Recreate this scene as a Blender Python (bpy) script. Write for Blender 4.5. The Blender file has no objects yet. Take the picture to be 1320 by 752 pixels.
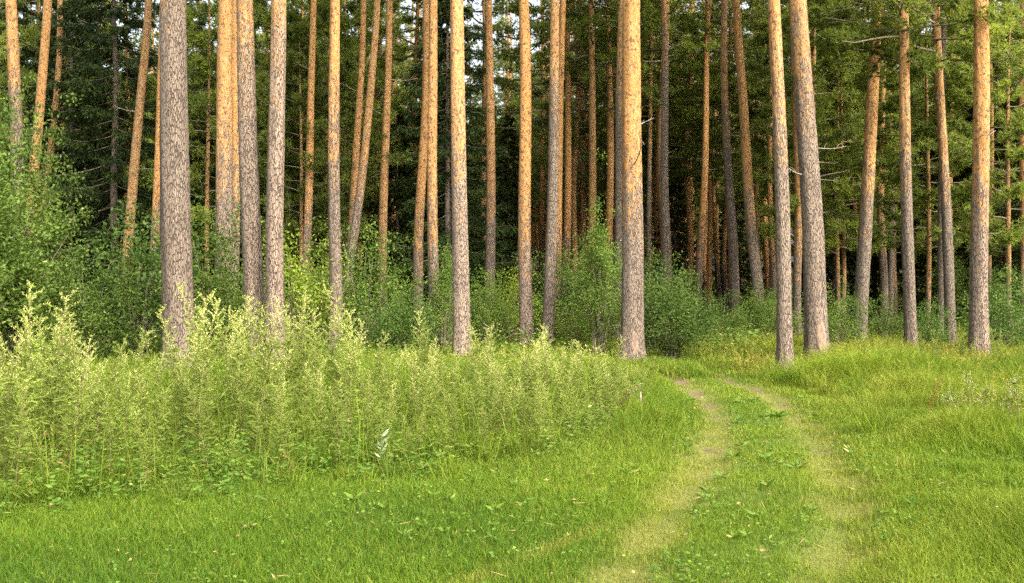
import bpy, math, random
import numpy as np
from mathutils import Vector, Matrix

SC = bpy.context.scene
COL = SC.collection
RNG = np.random.default_rng(7)
random.seed(7)
FPX, CXP, HOR, EYE = 1200.0, 660.0, 376.0, 1.65
R = math.radians


# ------------------------------------------------------------------ ground
def wob(x, y, s, k):
    return np.sin(x * s + 1.3 * k + 1.7 * np.sin(y * s * .7 + k)) * np.cos(y * s * 1.1 + 2.1 * k + np.sin(x * s * .6))


def px2ground(u, v):
    d = FPX * EYE / (v - HOR)
    return (u - CXP) / FPX * d, d


def curve(pts, extra):
    g = [px2ground(u, v) for u, v in pts] + extra
    g.sort(key=lambda p: p[1])
    a = np.array(g)
    return a[:, 1], a[:, 0]


TL = curve([(735, 800), (800, 745), (830, 700), (872, 640), (903, 600), (920, 572), (925, 548), (914, 522), (896, 505), (872, 488)],
           [(2.75, 20), (1.7, 24), (.6, 30), (-1, 45)])
TR = curve([(1080, 800), (1092, 752), (1095, 700), (1088, 640), (1073, 600), (1058, 572), (1030, 542), (1003, 518), (975, 503), (940, 492)],
           [(3.85, 20), (2.8, 24), (1.8, 30), (0, 45)])


def xl(y): return np.interp(y, *TL)
def xr(y): return np.interp(y, *TR)


def track_d(x, y):
    y = np.asarray(y, float)
    e = .15
    sl = (xl(y + e) - xl(y - e)) / (2 * e)
    sr = (xr(y + e) - xr(y - e)) / (2 * e)
    jit = .06 * wob(x, y, 2.3, 3)
    return (np.abs(x - xl(y)) / np.sqrt(1 + sl * sl) + jit, np.abs(x - xr(y)) / np.sqrt(1 + sr * sr) + jit)


def sst(a, b, x):
    t = np.clip((np.asarray(x, float) - a) / (b - a), 0, 1)
    return t * t * (3 - 2 * t)


def gz(x, y):
    x = np.asarray(x, float); y = np.asarray(y, float)
    a, b = track_d(x, y)
    rut = -.05 * np.exp(-(np.minimum(a, b) / .2) ** 2)
    bump = .03 * wob(x, y, .9, 1) + .012 * wob(x, y, 3.1, 2)
    near = sst(2, 6, np.hypot(x, y) + 2)
    bank = .04 * np.exp(-(((x - 5.8) / 1.6) ** 2 + ((y - 16.6) / 1.3) ** 2))
    far = .12 * wob(x, y, .12, 5) * sst(25, 45, y)
    return rut + bump * near + bank + far


def ucol(x, y):
    return CXP + x / np.maximum(y, .1) * FPX


WF = np.array([(-400, 730), (0, 672), (100, 655), (200, 645), (300, 636), (450, 612), (600, 600), (700, 592), (760, 575), (815, 545), (850, 505), (900, 470)], float)
WT = np.array([(-300, 380), (0, 384), (70, 392), (120, 425), (170, 424), (210, 416), (270, 398), (350, 400), (450, 398), (500, 425), (600, 424), (700, 431), (800, 441), (860, 458)], float)


def weed_depth(x, y):
    """metres behind the front edge of the thicket (negative: in front of it or outside)"""
    u = ucol(x, y)
    df = FPX * EYE / (np.interp(u, WF[:, 0], WF[:, 1]) - HOR)
    d = y - df + .25 * wob(x, y, 1.6, 4)
    d = np.where(u > 838, -1, d)
    return np.where(y > 15.5, -1, d)


def z_at(v, d): return EYE + d * (HOR - v) / FPX


def place(u, d): return (u - CXP) / FPX * d


# ------------------------------------------------------------------ mesh helpers
def mesh_np(name, V, F, mats, attrs=None, smooth=False, midx=None):
    V = np.ascontiguousarray(V, dtype=np.float32); F = np.ascontiguousarray(F, dtype=np.int32)
    me = bpy.data.meshes.new(name)
    k = F.shape[1]
    me.vertices.add(len(V)); me.vertices.foreach_set('co', V.ravel())
    me.loops.add(F.size); me.loops.foreach_set('vertex_index', F.ravel())
    me.polygons.add(len(F))
    me.polygons.foreach_set('loop_start', np.arange(len(F), dtype=np.int32) * k)
    me.polygons.foreach_set('loop_total', np.full(len(F), k, dtype=np.int32))
    if smooth is not False:
        me.polygons.foreach_set('use_smooth', np.ones(len(F), dtype=bool) if smooth is True else np.asarray(smooth, dtype=bool))
    for m in (mats if isinstance(mats, (list, tuple)) else [mats]):
        me.materials.append(m)
    if midx is not None:
        me.polygons.foreach_set('material_index', np.ascontiguousarray(midx, dtype=np.int32))
    for an, av in (attrs or {}).items():
        at = me.attributes.new(an, 'FLOAT', 'POINT')
        at.data.foreach_set('value', np.ascontiguousarray(av, dtype=np.float32))
    me.update(calc_edges=True)
    return me


class Acc:
    """collects triangles with the point attributes var and dry and a material index per face"""
    def __init__(s):
        s.V, s.F, s.a, s.b, s.m, s.sm, s.n = [], [], [], [], [], [], 0

    def add(s, V, F, var=.5, dry=0., mi=0, smooth=False):
        V = np.asarray(V, float).reshape(-1, 3); F = np.asarray(F, int).reshape(-1, 3)
        s.V.append(V); s.F.append(F + s.n)
        s.a.append(np.broadcast_to(np.asarray(var, float), (len(V),)))
        s.b.append(np.broadcast_to(np.asarray(dry, float), (len(V),)))
        s.m.append(np.full(len(F), mi)); s.sm.append(np.full(len(F), smooth)); s.n += len(V)

    def mesh(s, name, mats):
        return mesh_np(name, np.concatenate(s.V), np.concatenate(s.F), mats,
                       {'var': np.concatenate(s.a), 'dry': np.concatenate(s.b)}, np.concatenate(s.sm), np.concatenate(s.m))


def tube(P, rad, seg=6, cap=True):
    """triangles of a tube along the points P"""
    P = np.asarray(P, float); n = len(P)
    rad = np.broadcast_to(np.asarray(rad, float), (n,))
    T = np.gradient(P, axis=0); T /= np.linalg.norm(T, axis=1)[:, None] + 1e-9
    up = np.where(np.abs(T[:, 2:3]) > .9, [[1., 0, 0]], [[0, 0, 1.]])
    A = np.cross(T, up); A /= np.linalg.norm(A, axis=1)[:, None] + 1e-9
    B = np.cross(T, A)
    th = np.arange(seg) / seg * 2 * np.pi
    V = P[:, None] + rad[:, None, None] * (np.cos(th)[None, :, None] * A[:, None] + np.sin(th)[None, :, None] * B[:, None])
    V = V.reshape(-1, 3)
    i = np.arange(n - 1)[:, None] * seg; j = np.arange(seg)[None]; jn = (j + 1) % seg
    q = np.stack([i + j, i + jn, i + seg + jn, i + seg + j], -1).reshape(-1, 4)
    F = np.concatenate([q[:, [0, 1, 2]], q[:, [0, 2, 3]]])
    if cap:
        V = np.concatenate([V, P[-1:]]); t = (n - 1) * seg
        F = np.concatenate([F, np.stack([t + np.arange(seg), t + (np.arange(seg) + 1) % seg, np.full(seg, len(V) - 1)], -1)])
    return V, F


def norm(a): return a / (np.linalg.norm(a, axis=-1, keepdims=True) + 1e-9)


def diamonds(C, D, L, W, rng, fold=.25):
    """leaves: a folded diamond at each C pointing along D, length L, width W -> V, F"""
    n = len(C); D = norm(D)
    r = rng.normal(size=(n, 3)); S = norm(np.cross(D, r)); N = np.cross(D, S)
    L = np.broadcast_to(np.asarray(L, float), (n,))[:, None]; W = np.broadcast_to(np.asarray(W, float), (n,))[:, None]
    m = C + D * L * .45
    V = np.stack([C, m + S * W * .5 + N * W * fold, C + D * L, m - S * W * .5 + N * W * fold], 1).reshape(-1, 3)
    b = np.arange(n)[:, None] * 4
    F = np.concatenate([b + [0, 1, 2], b + [0, 2, 3]])
    return V, F


def spikes(C, D, L, W, rng):
    """needles: one thin triangle each"""
    n = len(C); D = norm(D)
    S = norm(np.cross(D, rng.normal(size=(n, 3))))
    L = np.broadcast_to(np.asarray(L, float), (n,))[:, None]; W = np.broadcast_to(np.asarray(W, float), (n,))[:, None]
    V = np.stack([C - S * W * .5, C + S * W * .5, C + D * L], 1).reshape(-1, 3)
    return V, np.arange(n)[:, None] * 3 + [0, 1, 2]


def blades(x, y, z, h, w, lean, rng):
    """grass blades: five points, three triangles each"""
    n = len(x); th = rng.uniform(0, 2 * np.pi, n); ph = rng.uniform(0, 2 * np.pi, n)
    B = np.stack([x, y, z - .01], 1)
    S = np.stack([np.cos(th), np.sin(th), np.zeros(n)], 1) * (w * .5)[:, None]
    Ln = np.stack([np.cos(ph), np.sin(ph), np.zeros(n)], 1) * (h * lean)[:, None]
    M = B + Ln * .3 + np.array([0, 0, 1.]) * (h * .6)[:, None]
    T = B + Ln + np.array([0, 0, 1.]) * (h * np.sqrt(np.clip(1 - .45 * lean ** 2, .2, 1)))[:, None]
    V = np.stack([B - S, B + S, M + S * .75, M - S * .75, T], 1).reshape(-1, 3)
    b = np.arange(n)[:, None] * 5
    F = np.concatenate([b + [0, 1, 2], b + [0, 2, 3], b + [3, 2, 4]])
    return V, F


def link(name, data, parent=None):
    o = bpy.data.objects.new(name, data); COL.objects.link(o)
    if parent is not None: o.parent = parent
    return o


def tag(o, label=None, cat=None, group=None, kind=None):
    if label: o['label'] = label
    if cat: o['category'] = cat
    if group: o['group'] = group
    if kind: o['kind'] = kind
    return o


def empty(name, loc, rz=0., s=1.):
    o = bpy.data.objects.new(name, None); COL.objects.link(o)
    o.empty_display_size = .2
    o.location = loc; o.rotation_euler = (0, 0, rz); o.scale = (s, s, s)
    return o


# ------------------------------------------------------------------ materials
class NT:
    def __init__(s, name):
        s.m = bpy.data.materials.new(name); s.m.use_nodes = True
        s.t = s.m.node_tree; s.t.nodes.clear()
        s.out = s.n('ShaderNodeOutputMaterial')

    def n(s, typ, **kw):
        nd = s.t.nodes.new(typ)
        for k, v in kw.items(): setattr(nd, k, v)
        return nd

    def l(s, a, b): s.t.links.new(a, b)

    def val(s, sock, v):
        if isinstance(v, bpy.types.NodeSocket): s.l(v, sock)
        elif isinstance(v, (tuple, list)): sock.default_value = (*v, 1)[:4] if len(sock.default_value) == 4 else v
        else: sock.default_value = v

    def math(s, op, a, b=0., c=None, clamp=False):
        nd = s.n('ShaderNodeMath', operation=op, use_clamp=clamp)
        s.val(nd.inputs[0], a); s.val(nd.inputs[1], b)
        if c is not None: s.val(nd.inputs[2], c)
        return nd.outputs[0]

    def mix(s, f, a, b, blend='MIX'):
        nd = s.n('ShaderNodeMix', data_type='RGBA', blend_type=blend)
        s.val(nd.inputs[0], f); s.val(nd.inputs[6], a); s.val(nd.inputs[7], b)
        return nd.outputs[2]

    def attr(s, name, typ='GEOMETRY'):
        return s.n('ShaderNodeAttribute', attribute_name=name, attribute_type=typ).outputs['Fac']

    def noise(s, vec, scale, detail=4, rough=.55, dist=0.):
        nd = s.n('ShaderNodeTexNoise')
        if vec is not None: s.l(vec, nd.inputs['Vector'])
        nd.inputs['Scale'].default_value = scale; nd.inputs['Detail'].default_value = detail
        nd.inputs['Roughness'].default_value = rough; nd.inputs['Distortion'].default_value = dist
        return nd.outputs['Fac']

    def step(s, v, a, b):
        nd = s.n('ShaderNodeMapRange', interpolation_type='SMOOTHSTEP')
        s.val(nd.inputs[0], v); s.val(nd.inputs[1], a); s.val(nd.inputs[2], b)
        return nd.outputs[0]

    def coords(s, scale=(1, 1, 1)):
        tc = s.n('ShaderNodeTexCoord'); mp = s.n('ShaderNodeMapping')
        s.l(tc.outputs['Object'], mp.inputs[0]); mp.inputs['Scale'].default_value = scale
        return mp.outputs[0]


def leaf_mat(name, dark, light, dry=(.42, .33, .13), trans=.35, rough=.55, spec=.15, objvar=.25):
    t = NT(name)
    c = t.mix(t.attr('var'), dark, light)
    c = t.mix(t.attr('dry'), c, dry)
    if objvar:
        oi = t.n('ShaderNodeObjectInfo')
        k = t.math('MULTIPLY_ADD', oi.outputs['Random'], 2 * objvar, 1 - objvar)
        cc = t.n('ShaderNodeCombineColor')
        for i in range(3): t.l(k, cc.inputs[i])
        c = t.mix(1., c, cc.outputs[0], 'MULTIPLY')
    p = t.n('ShaderNodeBsdfPrincipled'); t.l(c, p.inputs['Base Color'])
    p.inputs['Roughness'].default_value = rough; p.inputs['Specular IOR Level'].default_value = spec
    tr = t.n('ShaderNodeBsdfTranslucent')
    t.l(t.mix(1., c, (1.25, 1.2, .7), 'MULTIPLY'), tr.inputs[0])
    mx = t.n('ShaderNodeMixShader'); mx.inputs[0].default_value = trans
    t.l(p.outputs[0], mx.inputs[1]); t.l(tr.outputs[0], mx.inputs[2]); t.l(mx.outputs[0], t.out.inputs[0])
    return t.m


def bark_mat(name):
    """Scots pine: grey plated bark below the object property bark_height, thin orange flaking bark above it"""
    t = NT(name)
    obj = t.n('ShaderNodeTexCoord').outputs['Object']
    sep = t.n('ShaderNodeSeparateXYZ'); t.l(obj, sep.inputs[0])
    co = t.coords((1, 1, .19))
    big = t.noise(t.coords((1, 1, .5)), 2.2, 4, .6)
    warp = t.n('ShaderNodeVectorMath', operation='ADD')
    nz = t.n('ShaderNodeTexNoise'); t.l(co, nz.inputs['Vector']); nz.inputs['Scale'].default_value = 9; nz.inputs['Detail'].default_value = 3
    sc = t.n('ShaderNodeVectorMath', operation='SCALE'); t.l(nz.outputs['Color'], sc.inputs[0]); sc.inputs['Scale'].default_value = .04
    t.l(co, warp.inputs[0]); t.l(sc.outputs[0], warp.inputs[1])
    vo = t.n('ShaderNodeTexVoronoi', feature='DISTANCE_TO_EDGE'); t.l(warp.outputs[0], vo.inputs['Vector']); vo.inputs['Scale'].default_value = 37
    plate = t.step(t.math('ADD', vo.outputs['Distance'], t.math('MULTIPLY', t.math('SUBTRACT', t.noise(co, 14, 5, .7), .42), .5)), .0, .2)
    vc = t.n('ShaderNodeTexVoronoi'); t.l(warp.outputs[0], vc.inputs['Vector']); vc.inputs['Scale'].default_value = 37
    sepc = t.n('ShaderNodeSeparateColor'); t.l(vc.outputs['Color'], sepc.inputs[0])
    rnd = sepc.outputs[0]
    fine = t.noise(co, 60, 5, .65)
    gt = t.attr('grey_tone', 'OBJECT'); ot = t.attr('orange_tone', 'OBJECT'); bh = t.attr('bark_height', 'OBJECT')
    grey = t.mix(gt, (.138, .108, .080), (.28, .205, .150))
    grey = t.mix(t.math('MULTIPLY', rnd, .28), grey, (.24, .20, .165))
    grey = t.mix(t.step(fine, .5, .75), grey, (.118, .088, .068))
    grey = t.mix(t.step(big, .62, .8), grey, (.15, .16, .10))
    grey = t.mix(plate, (.092, .070, .054), grey)
    # thin bark
    fl = t.n('ShaderNodeTexVoronoi'); t.l(t.coords((1, 1, .55)), fl.inputs['Vector']); fl.inputs['Scale'].default_value = 15
    sf = t.n('ShaderNodeSeparateColor'); t.l(fl.outputs['Color'], sf.inputs[0])
    org = t.mix(ot, (.37, .180, .050), (.225, .138, .062))
    org = t.mix(t.math('MULTIPLY', sf.outputs[0], .5), org, (.43, .26, .12))
    org = t.mix(t.math('MULTIPLY', t.step(t.noise(t.coords((1, 1, .3)), 7, 5, .65), .46, .66), .5), org, (.31, .14, .045))
    sp = t.n('ShaderNodeTexVoronoi'); t.l(t.coords((1, 1, .62)), sp.inputs['Vector']); sp.inputs['Scale'].default_value = 8.5
    spot = t.step(t.math('ADD', t.noise(t.coords((1, 1, .75)), 17, 3, .5), t.math('MULTIPLY', t.math('SUBTRACT', .45, sp.outputs['Distance']), .22)), .55, .61)
    spot = t.math('MULTIPLY', spot, .8)
    org = t.mix(spot, org, (.085, .05, .03))
    # the border between the two is ragged: flakes of one in the other
    rag = t.math('ADD', t.math('MULTIPLY', t.math('SUBTRACT', rnd, .5), 2.6), t.math('MULTIPLY', t.math('SUBTRACT', big, .5), 5.))
    f = t.step(t.math('SUBTRACT', t.math('ADD', sep.outputs[2], rag), bh), -.9, .9)
    col = t.mix(f, grey, org)
    oi = t.n('ShaderNodeObjectInfo')
    k = t.math('MULTIPLY_ADD', oi.outputs['Random'], .3, .85)
    cc = t.n('ShaderNodeCombineColor')
    for i in range(3): t.l(k, cc.inputs[i])
    col = t.mix(1., col, cc.outputs[0], 'MULTIPLY')
    p = t.n('ShaderNodeBsdfPrincipled'); t.l(col, p.inputs['Base Color'])
    p.inputs['Roughness'].default_value = .82; p.inputs['Specular IOR Level'].default_value = .2
    bmp = t.n('ShaderNodeBump'); bmp.inputs['Distance'].default_value = .045
    h = t.math('ADD', plate, t.math('MULTIPLY', fine, .35))
    hs = t.math('MULTIPLY_ADD', f, -.72, 1.)
    t.l(t.math('MULTIPLY', h, hs), bmp.inputs['Height']); bmp.inputs['Strength'].default_value = .9
    t.l(bmp.outputs[0], p.inputs['Normal']); t.l(p.outputs[0], t.out.inputs[0])
    return t.m


def plain_mat(name, a, b, scale=12, rough=.8, bump=.2):
    t = NT(name)
    nz = t.noise(t.coords((1, 1, .4)), scale, 5, .6)
    p = t.n('ShaderNodeBsdfPrincipled'); t.l(t.mix(t.step(nz, .35, .65), a, b), p.inputs['Base Color'])
    p.inputs['Roughness'].default_value = rough; p.inputs['Specular IOR Level'].default_value = .2
    bm = t.n('ShaderNodeBump'); bm.inputs['Strength'].default_value = bump; bm.inputs['Distance'].default_value = .02
    t.l(nz, bm.inputs['Height']); t.l(bm.outputs[0], p.inputs['Normal']); t.l(p.outputs[0], t.out.inputs[0])
    return t.m


def ground_mat():
    t = NT('soil_and_turf')
    co = t.coords()
    n1 = t.noise(co, 1.1, 6, .6); n2 = t.noise(co, 14, 6, .7); n3 = t.noise(co, 70, 4, .7)
    turf = t.mix(n1, (.055, .085, .018), (.085, .12, .028))
    turf = t.mix(t.step(n2, .45, .7), turf, (.10, .095, .035))
    worn = t.mix(n2, (.10, .112, .026), (.145, .140, .04))
    soil = t.mix(n2, (.085, .062, .036), (.155, .115, .068))
    litter = t.mix(n2, (.06, .042, .022), (.12, .085, .045))
    c = t.mix(t.attr('litter'), turf, litter)
    c = t.mix(t.attr('worn'), c, worn)
    c = t.mix(t.step(t.math('ADD', t.attr('bare'), t.math('MULTIPLY', t.math('SUBTRACT', n2, .5), .9)), .4, .65), c, soil)
    c = t.mix(t.step(t.math('ADD', t.attr('mud'), t.math('MULTIPLY', t.math('SUBTRACT', n2, .5), .9)), .4, .7), c, (.075, .055, .032))
    p = t.n('ShaderNodeBsdfPrincipled'); t.l(c, p.inputs['Base Color']); p.inputs['Roughness'].default_value = .95
    p.inputs['Specular IOR Level'].default_value = .1
    bm = t.n('ShaderNodeBump'); bm.inputs['Strength'].default_value = .6; bm.inputs['Distance'].default_value = .03
    t.l(t.math('ADD', n2, t.math('MULTIPLY', n3, .5)), bm.inputs['Height']); t.l(bm.outputs[0], p.inputs['Normal'])
    t.l(p.outputs[0], t.out.inputs[0])
    return t.m


M = {
    'bark': bark_mat('pine_bark'),
    'spruce_bark': plain_mat('spruce_bark', (.10, .075, .055), (.20, .16, .125), 16),
    'scar': plain_mat('bare_scar_wood', (.22, .155, .105), (.115, .085, .064), 16),
    'twig': plain_mat('dead_wood', (.14, .115, .09), (.26, .22, .18), 20),
    'bush_bark': plain_mat('bush_bark', (.10, .08, .055), (.19, .155, .11), 20),
    'pine': leaf_mat('pine_needles', (.100, .140, .026), (.235, .28, .06), trans=.52, objvar=.3),
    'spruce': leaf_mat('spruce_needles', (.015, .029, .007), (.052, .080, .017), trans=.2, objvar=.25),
    'leaf': leaf_mat('broad_leaves', (.050, .098, .016), (.150, .215, .038), trans=.35, objvar=.38),
    'herb': leaf_mat('herb_leaves', (.050, .112, .014), (.135, .21, .028), trans=.35, objvar=0),
    'litter': leaf_mat('dry_litter', (.10, .08, .03), (.20, .16, .07), dry=(.26, .19, .085), trans=.1, objvar=0),
    'leaf_blue': leaf_mat('blue_green_leaves', (.042, .088, .017), (.125, .195, .036), trans=.3, objvar=.25),
    'leaf_yellow': leaf_mat('yellow_green_leaves', (.10, .17, .022), (.24, .30, .040), trans=.4, objvar=.15),
    'grass': leaf_mat('grass_blades', (.047, .106, .009), (.154, .226, .017), dry=(.26, .24, .05), trans=.38, rough=.6, spec=.1, objvar=0),
    'mug_leaf': leaf_mat('mugwort_leaves', (.074, .118, .014), (.205, .258, .046), dry=(.24, .17, .06), trans=.35, objvar=.2),
    'mug_bud': leaf_mat('mugwort_buds', (.30, .35, .09), (.56, .57, .21), dry=(.55, .36, .14), trans=.35, objvar=.15),
    'mug_stem': plain_mat('mugwort_stem', (.12, .075, .04), (.17, .17, .06), 9),
    'dock': leaf_mat('rusty_dock', (.13, .055, .02), (.22, .10, .04), trans=.2, objvar=0),
    'white': leaf_mat('white_petals', (.42, .46, .30), (.66, .68, .54), trans=.3, objvar=0),
    'silver': leaf_mat('silvery_leaf', (.26, .36, .20), (.42, .50, .33), trans=.2, objvar=0),
    'ground': ground_mat(),
}

# ------------------------------------------------------------------ ground sheet
def axis(lo, hi, step, far, n):
    core = np.arange(lo, hi + step, step)
    g = np.geomspace(step, far, n)
    return np.concatenate([lo - np.cumsum(g)[::-1], core, core[-1] + np.cumsum(g)])


gx = axis(-9, 10, .09, 60, 34); gy = axis(3.5, 24, .10, 60, 36)
GX, GY = np.meshgrid(gx, gy)
fx, fy = GX.ravel(), GY.ravel()
ta, tb = track_d(fx, fy)
tmin = np.minimum(ta, tb)
worn = sst(.36, .08, tmin) * np.clip(.7 + .4 * wob(fx, fy, 2.7, 61), .2, 1)
bare = np.exp(-(tmin / .17) ** 2) * (sst(11.0, 12.3, fy) * sst(18.6, 17.4, fy) * 1.1) * (.55 + .45 * wob(fx, fy, 1.9, 7))
bare = np.maximum(bare, .62 * np.exp(-(((fx - 3.35) / .28) ** 2 + ((fy - 9.95) / .35) ** 2)))
mud = .62 * np.exp(-(((fx - 2.14) / .24) ** 2 + ((fy - 10.0) / .5) ** 2))
litter = sst(19, 24, fy + .8 * wob(fx, fy, .5, 3))
ny, nx = GX.shape
ii = (np.arange(ny - 1)[:, None] * nx + np.arange(nx - 1)[None]).ravel()
gm = mesh_np('ground', np.stack([fx, fy, gz(fx, fy)], 1), np.stack([ii, ii + 1, ii + nx + 1, ii + nx], 1), M['ground'],
             {'worn': worn, 'bare': bare, 'mud': mud, 'litter': litter}, True)
tag(link('ground', gm), kind='structure')


# ------------------------------------------------------------------ grass
def scatter(rho, d0, d1, nmax, rng, half=.60, pad=.8):
    dd = np.linspace(d0, d1, 600)
    w = rho(dd) * (2 * half * dd + 2 * pad)
    c = np.concatenate([[0], np.cumsum((w[1:] + w[:-1]) / 2 * np.diff(dd))])
    n = int(min(c[-1], nmax))
    y = np.interp(rng.uniform(0, c[-1], n), c, dd)
    x = rng.uniform(-1, 1, n) * (half * y + pad)
    return x, y


def grass_object(name, x, y, h, w, lean, dry, var, rng):
    V, F = blades(x, y, gz(x, y), h, w, lean, rng)
    rep = lambda a: np.repeat(a, 5)
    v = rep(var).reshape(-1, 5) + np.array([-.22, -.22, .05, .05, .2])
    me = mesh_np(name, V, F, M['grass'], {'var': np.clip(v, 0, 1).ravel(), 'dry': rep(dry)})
    return tag(link(name, me), kind='stuff')


rng = np.random.default_rng(11)
x, y = scatter(lambda d: np.minimum(7600., 7600 * (6.2 / d) ** 1.9), 4.0, 34, 900000, rng)
a, b = track_d(x, y); tm = np.minimum(a, b)
between = (x > xl(y)) & (x < xr(y))
wd = weed_depth(x, y)
rside = x - xr(y)
lside = xl(y) - x
intrack = sst(18.9, 17.3, y) * sst(.38, .07, tm + .05 * wob(x, y, 5., 63)) * np.clip(.8 + .35 * wob(x, y, 2.7, 61) + .3 * wob(x, y, 7.1, 62), .2, 1)
barez = np.maximum(1.15 * np.exp(-(tm / .17) ** 2) * sst(11.4, 12.6, y) * sst(18.6, 17.4, y) * (.55 + .45 * wob(x, y, 1.9, 7)),
                   np.maximum(.8 * np.exp(-(((x - 2.14) / .22) ** 2 + ((y - 10) / .45) ** 2)), .6 * np.exp(-(((x - 3.35) / .28) ** 2 + ((y - 9.95) / .35) ** 2))))
keep = rng.random(len(x)) > barez * .95
keep &= rng.random(len(x)) > intrack * .1
keep &= (wd < .8) | (rng.random(len(x)) < .15)
keep &= (y < 20) | (rng.random(len(x)) < .75 - .35 * sst(20, 27, y))
x, y, tm, between, wd, rside, lside, intrack = (q[keep] for q in (x, y, tm, between, wd, rside, lside, intrack))
n = len(x)
patch = .5 + .5 * wob(x, y, .8, 9); patch2 = .5 + .5 * wob(x, y, 2.2, 12)
h = np.where(between, .05 + .03 * patch2, .07 + .03 * patch)
h = np.where((rside > .2), .07 + .05 * patch2 + .12 * sst(.5, 1.6, rside) * patch + .20 * sst(1.2, 3.2, rside) * sst(8, 12, y), h)
h = np.where((lside > .3) & (y > 9), np.maximum(h, .09 + .20 * sst(.2, .8, lside) * sst(9, 12, y)), h)
h = np.where(wd > .3, .16 + .14 * patch, h)
h = np.where(y > 15.5, np.maximum(h, .06 + .10 * sst(.35, .9, tm) * sst(15, 18, y)), h)
h = np.where((between | (tm < .4)) & (y < 17.6), np.minimum(h, .09), h)
h = np.where(between & (y > 17.6), np.maximum(h, .22), h)
h = np.where((y > 14) & (y < 17.6) & (tm < .9), np.minimum(h, .05 + .14 * tm), h)
mound = np.exp(-(((x - 5.95) / .95) ** 2 + ((y - 16.4) / .9) ** 2)) * (tm > .45)
h = h + .22 * mound
h = h * (1 + .55 * wob(x, y, 1.9, 71) * sst(.6, 1.4, rside) * (rside > .3))
h *= np.clip(1 - .5 * intrack * (y < 24), .2, 1)
h *= rng.uniform(.55, 1.35, n)
w = .0036 * (1 + np.clip(y - 5, 0, 40) / 7.5) * rng.uniform(.7, 1.3, n) * np.clip(.55 + h / .18, .8, 1.35)
lean = rng.uniform(.15, .95, n)
dry = np.clip(intrack * .56 * rng.uniform(.4, 1.2, n) + .16 * (rng.random(n) < .06) + .6 * (rng.random(n) < .07) + .2 * patch2 * (rside > .3), 0, 1)
dry = np.where((y > 18) & (rng.random(n) < .22), np.maximum(dry, rng.uniform(.3, .85, n)), dry)
sx, sy = px2ground(640, 742); ex, ey = px2ground(800, 672)
sd = np.abs((x - sx) * (ey - sy) - (y - sy) * (ex - sx)) / math.hypot(ex - sx, ey - sy)
streak = np.exp(-(sd / .06) ** 2) * sst(3.6, 4.6, y) * sst(8.6, 7.2, y) * (.5 + .5 * wob(x, y, 3., 77))
big = wob(x, y, .45, 14); mid = wob(x, y, 1.3, 15)
dry = np.clip(dry + .10 * big + .08 * mid * (rside > .2), 0, 1)
var = 0
dry = np.maximum(dry, streak * rng.uniform(.2, 1, n))
dry = dry * (1 - .6 * mound)
var = np.clip(.42 + .22 * big + .16 * mid + .22 * (patch - .5) + .3 * (patch2 - .5) * between + rng.normal(0, .22, n) + .25 * mound + .12 * (rside > .3) - .05 * (lside > .3), 0, 1)
zone_path = (tm < .45) | between
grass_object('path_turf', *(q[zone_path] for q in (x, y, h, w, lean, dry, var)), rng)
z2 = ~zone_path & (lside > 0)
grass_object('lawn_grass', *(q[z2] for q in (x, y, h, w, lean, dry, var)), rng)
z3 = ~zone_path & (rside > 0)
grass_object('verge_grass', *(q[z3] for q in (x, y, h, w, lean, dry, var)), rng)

# tall seeding grass along the edge of the wood and inside the thicket
x, y = scatter(lambda d: np.where(d < 16, 150., 70.), 7.0, 30, 60000, rng)
a, b = track_d(x, y); tm = np.minimum(a, b); wd = weed_depth(x, y); rs = x - xr(y)
edge = (y > 17.2) & (tm > .8) & (x > -3 + 0 * x)
wn = .5 + .5 * wob(x, y, .55, 21)
keep = ((wd > .2) & (rng.random(len(x)) < .16)) | (edge & (rng.random(len(x)) < .9 * wn)) | ((rs > 1.9) & (y > 9.2) & (rng.random(len(x)) < .8 * wn))
x, y, wd = x[keep], y[keep], wd[keep]; n = len(x)
h = np.where(wd > .2, rng.uniform(.45, .95, n), np.where(y < 16, rng.uniform(.3, .62, n), rng.uniform(.18, .42, n)))
V, F = blades(x, y, gz(x, y), h, np.full(n, .0065) * (1 + y / 24), rng.uniform(.1, .6, n), rng)
acc = Acc()
dr = np.repeat(np.where(wd > .2, .12, rng.choice([.1, .5, .75], n)), 5)
acc.add(V, F, np.repeat(np.clip(rng.normal(.55, .2, n), 0, 1), 5), dr)
sel = np.nonzero((rng.random(n) < .45) & (wd < .2))[0]
tips = V.reshape(-1, 5, 3)[sel, 4]; mids = V.reshape(-1, 5, 3)[sel, 2]
for k in range(7):
    C = tips + (mids - tips) * (k / 7 * .35)
    v2, f2 = diamonds(C, (tips - mids) + rng.normal(0, .12, C.shape), .05, .014, rng)
    acc.add(v2, f2, .7, np.repeat(rng.uniform(.6, 1, len(C)), 4))
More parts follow.
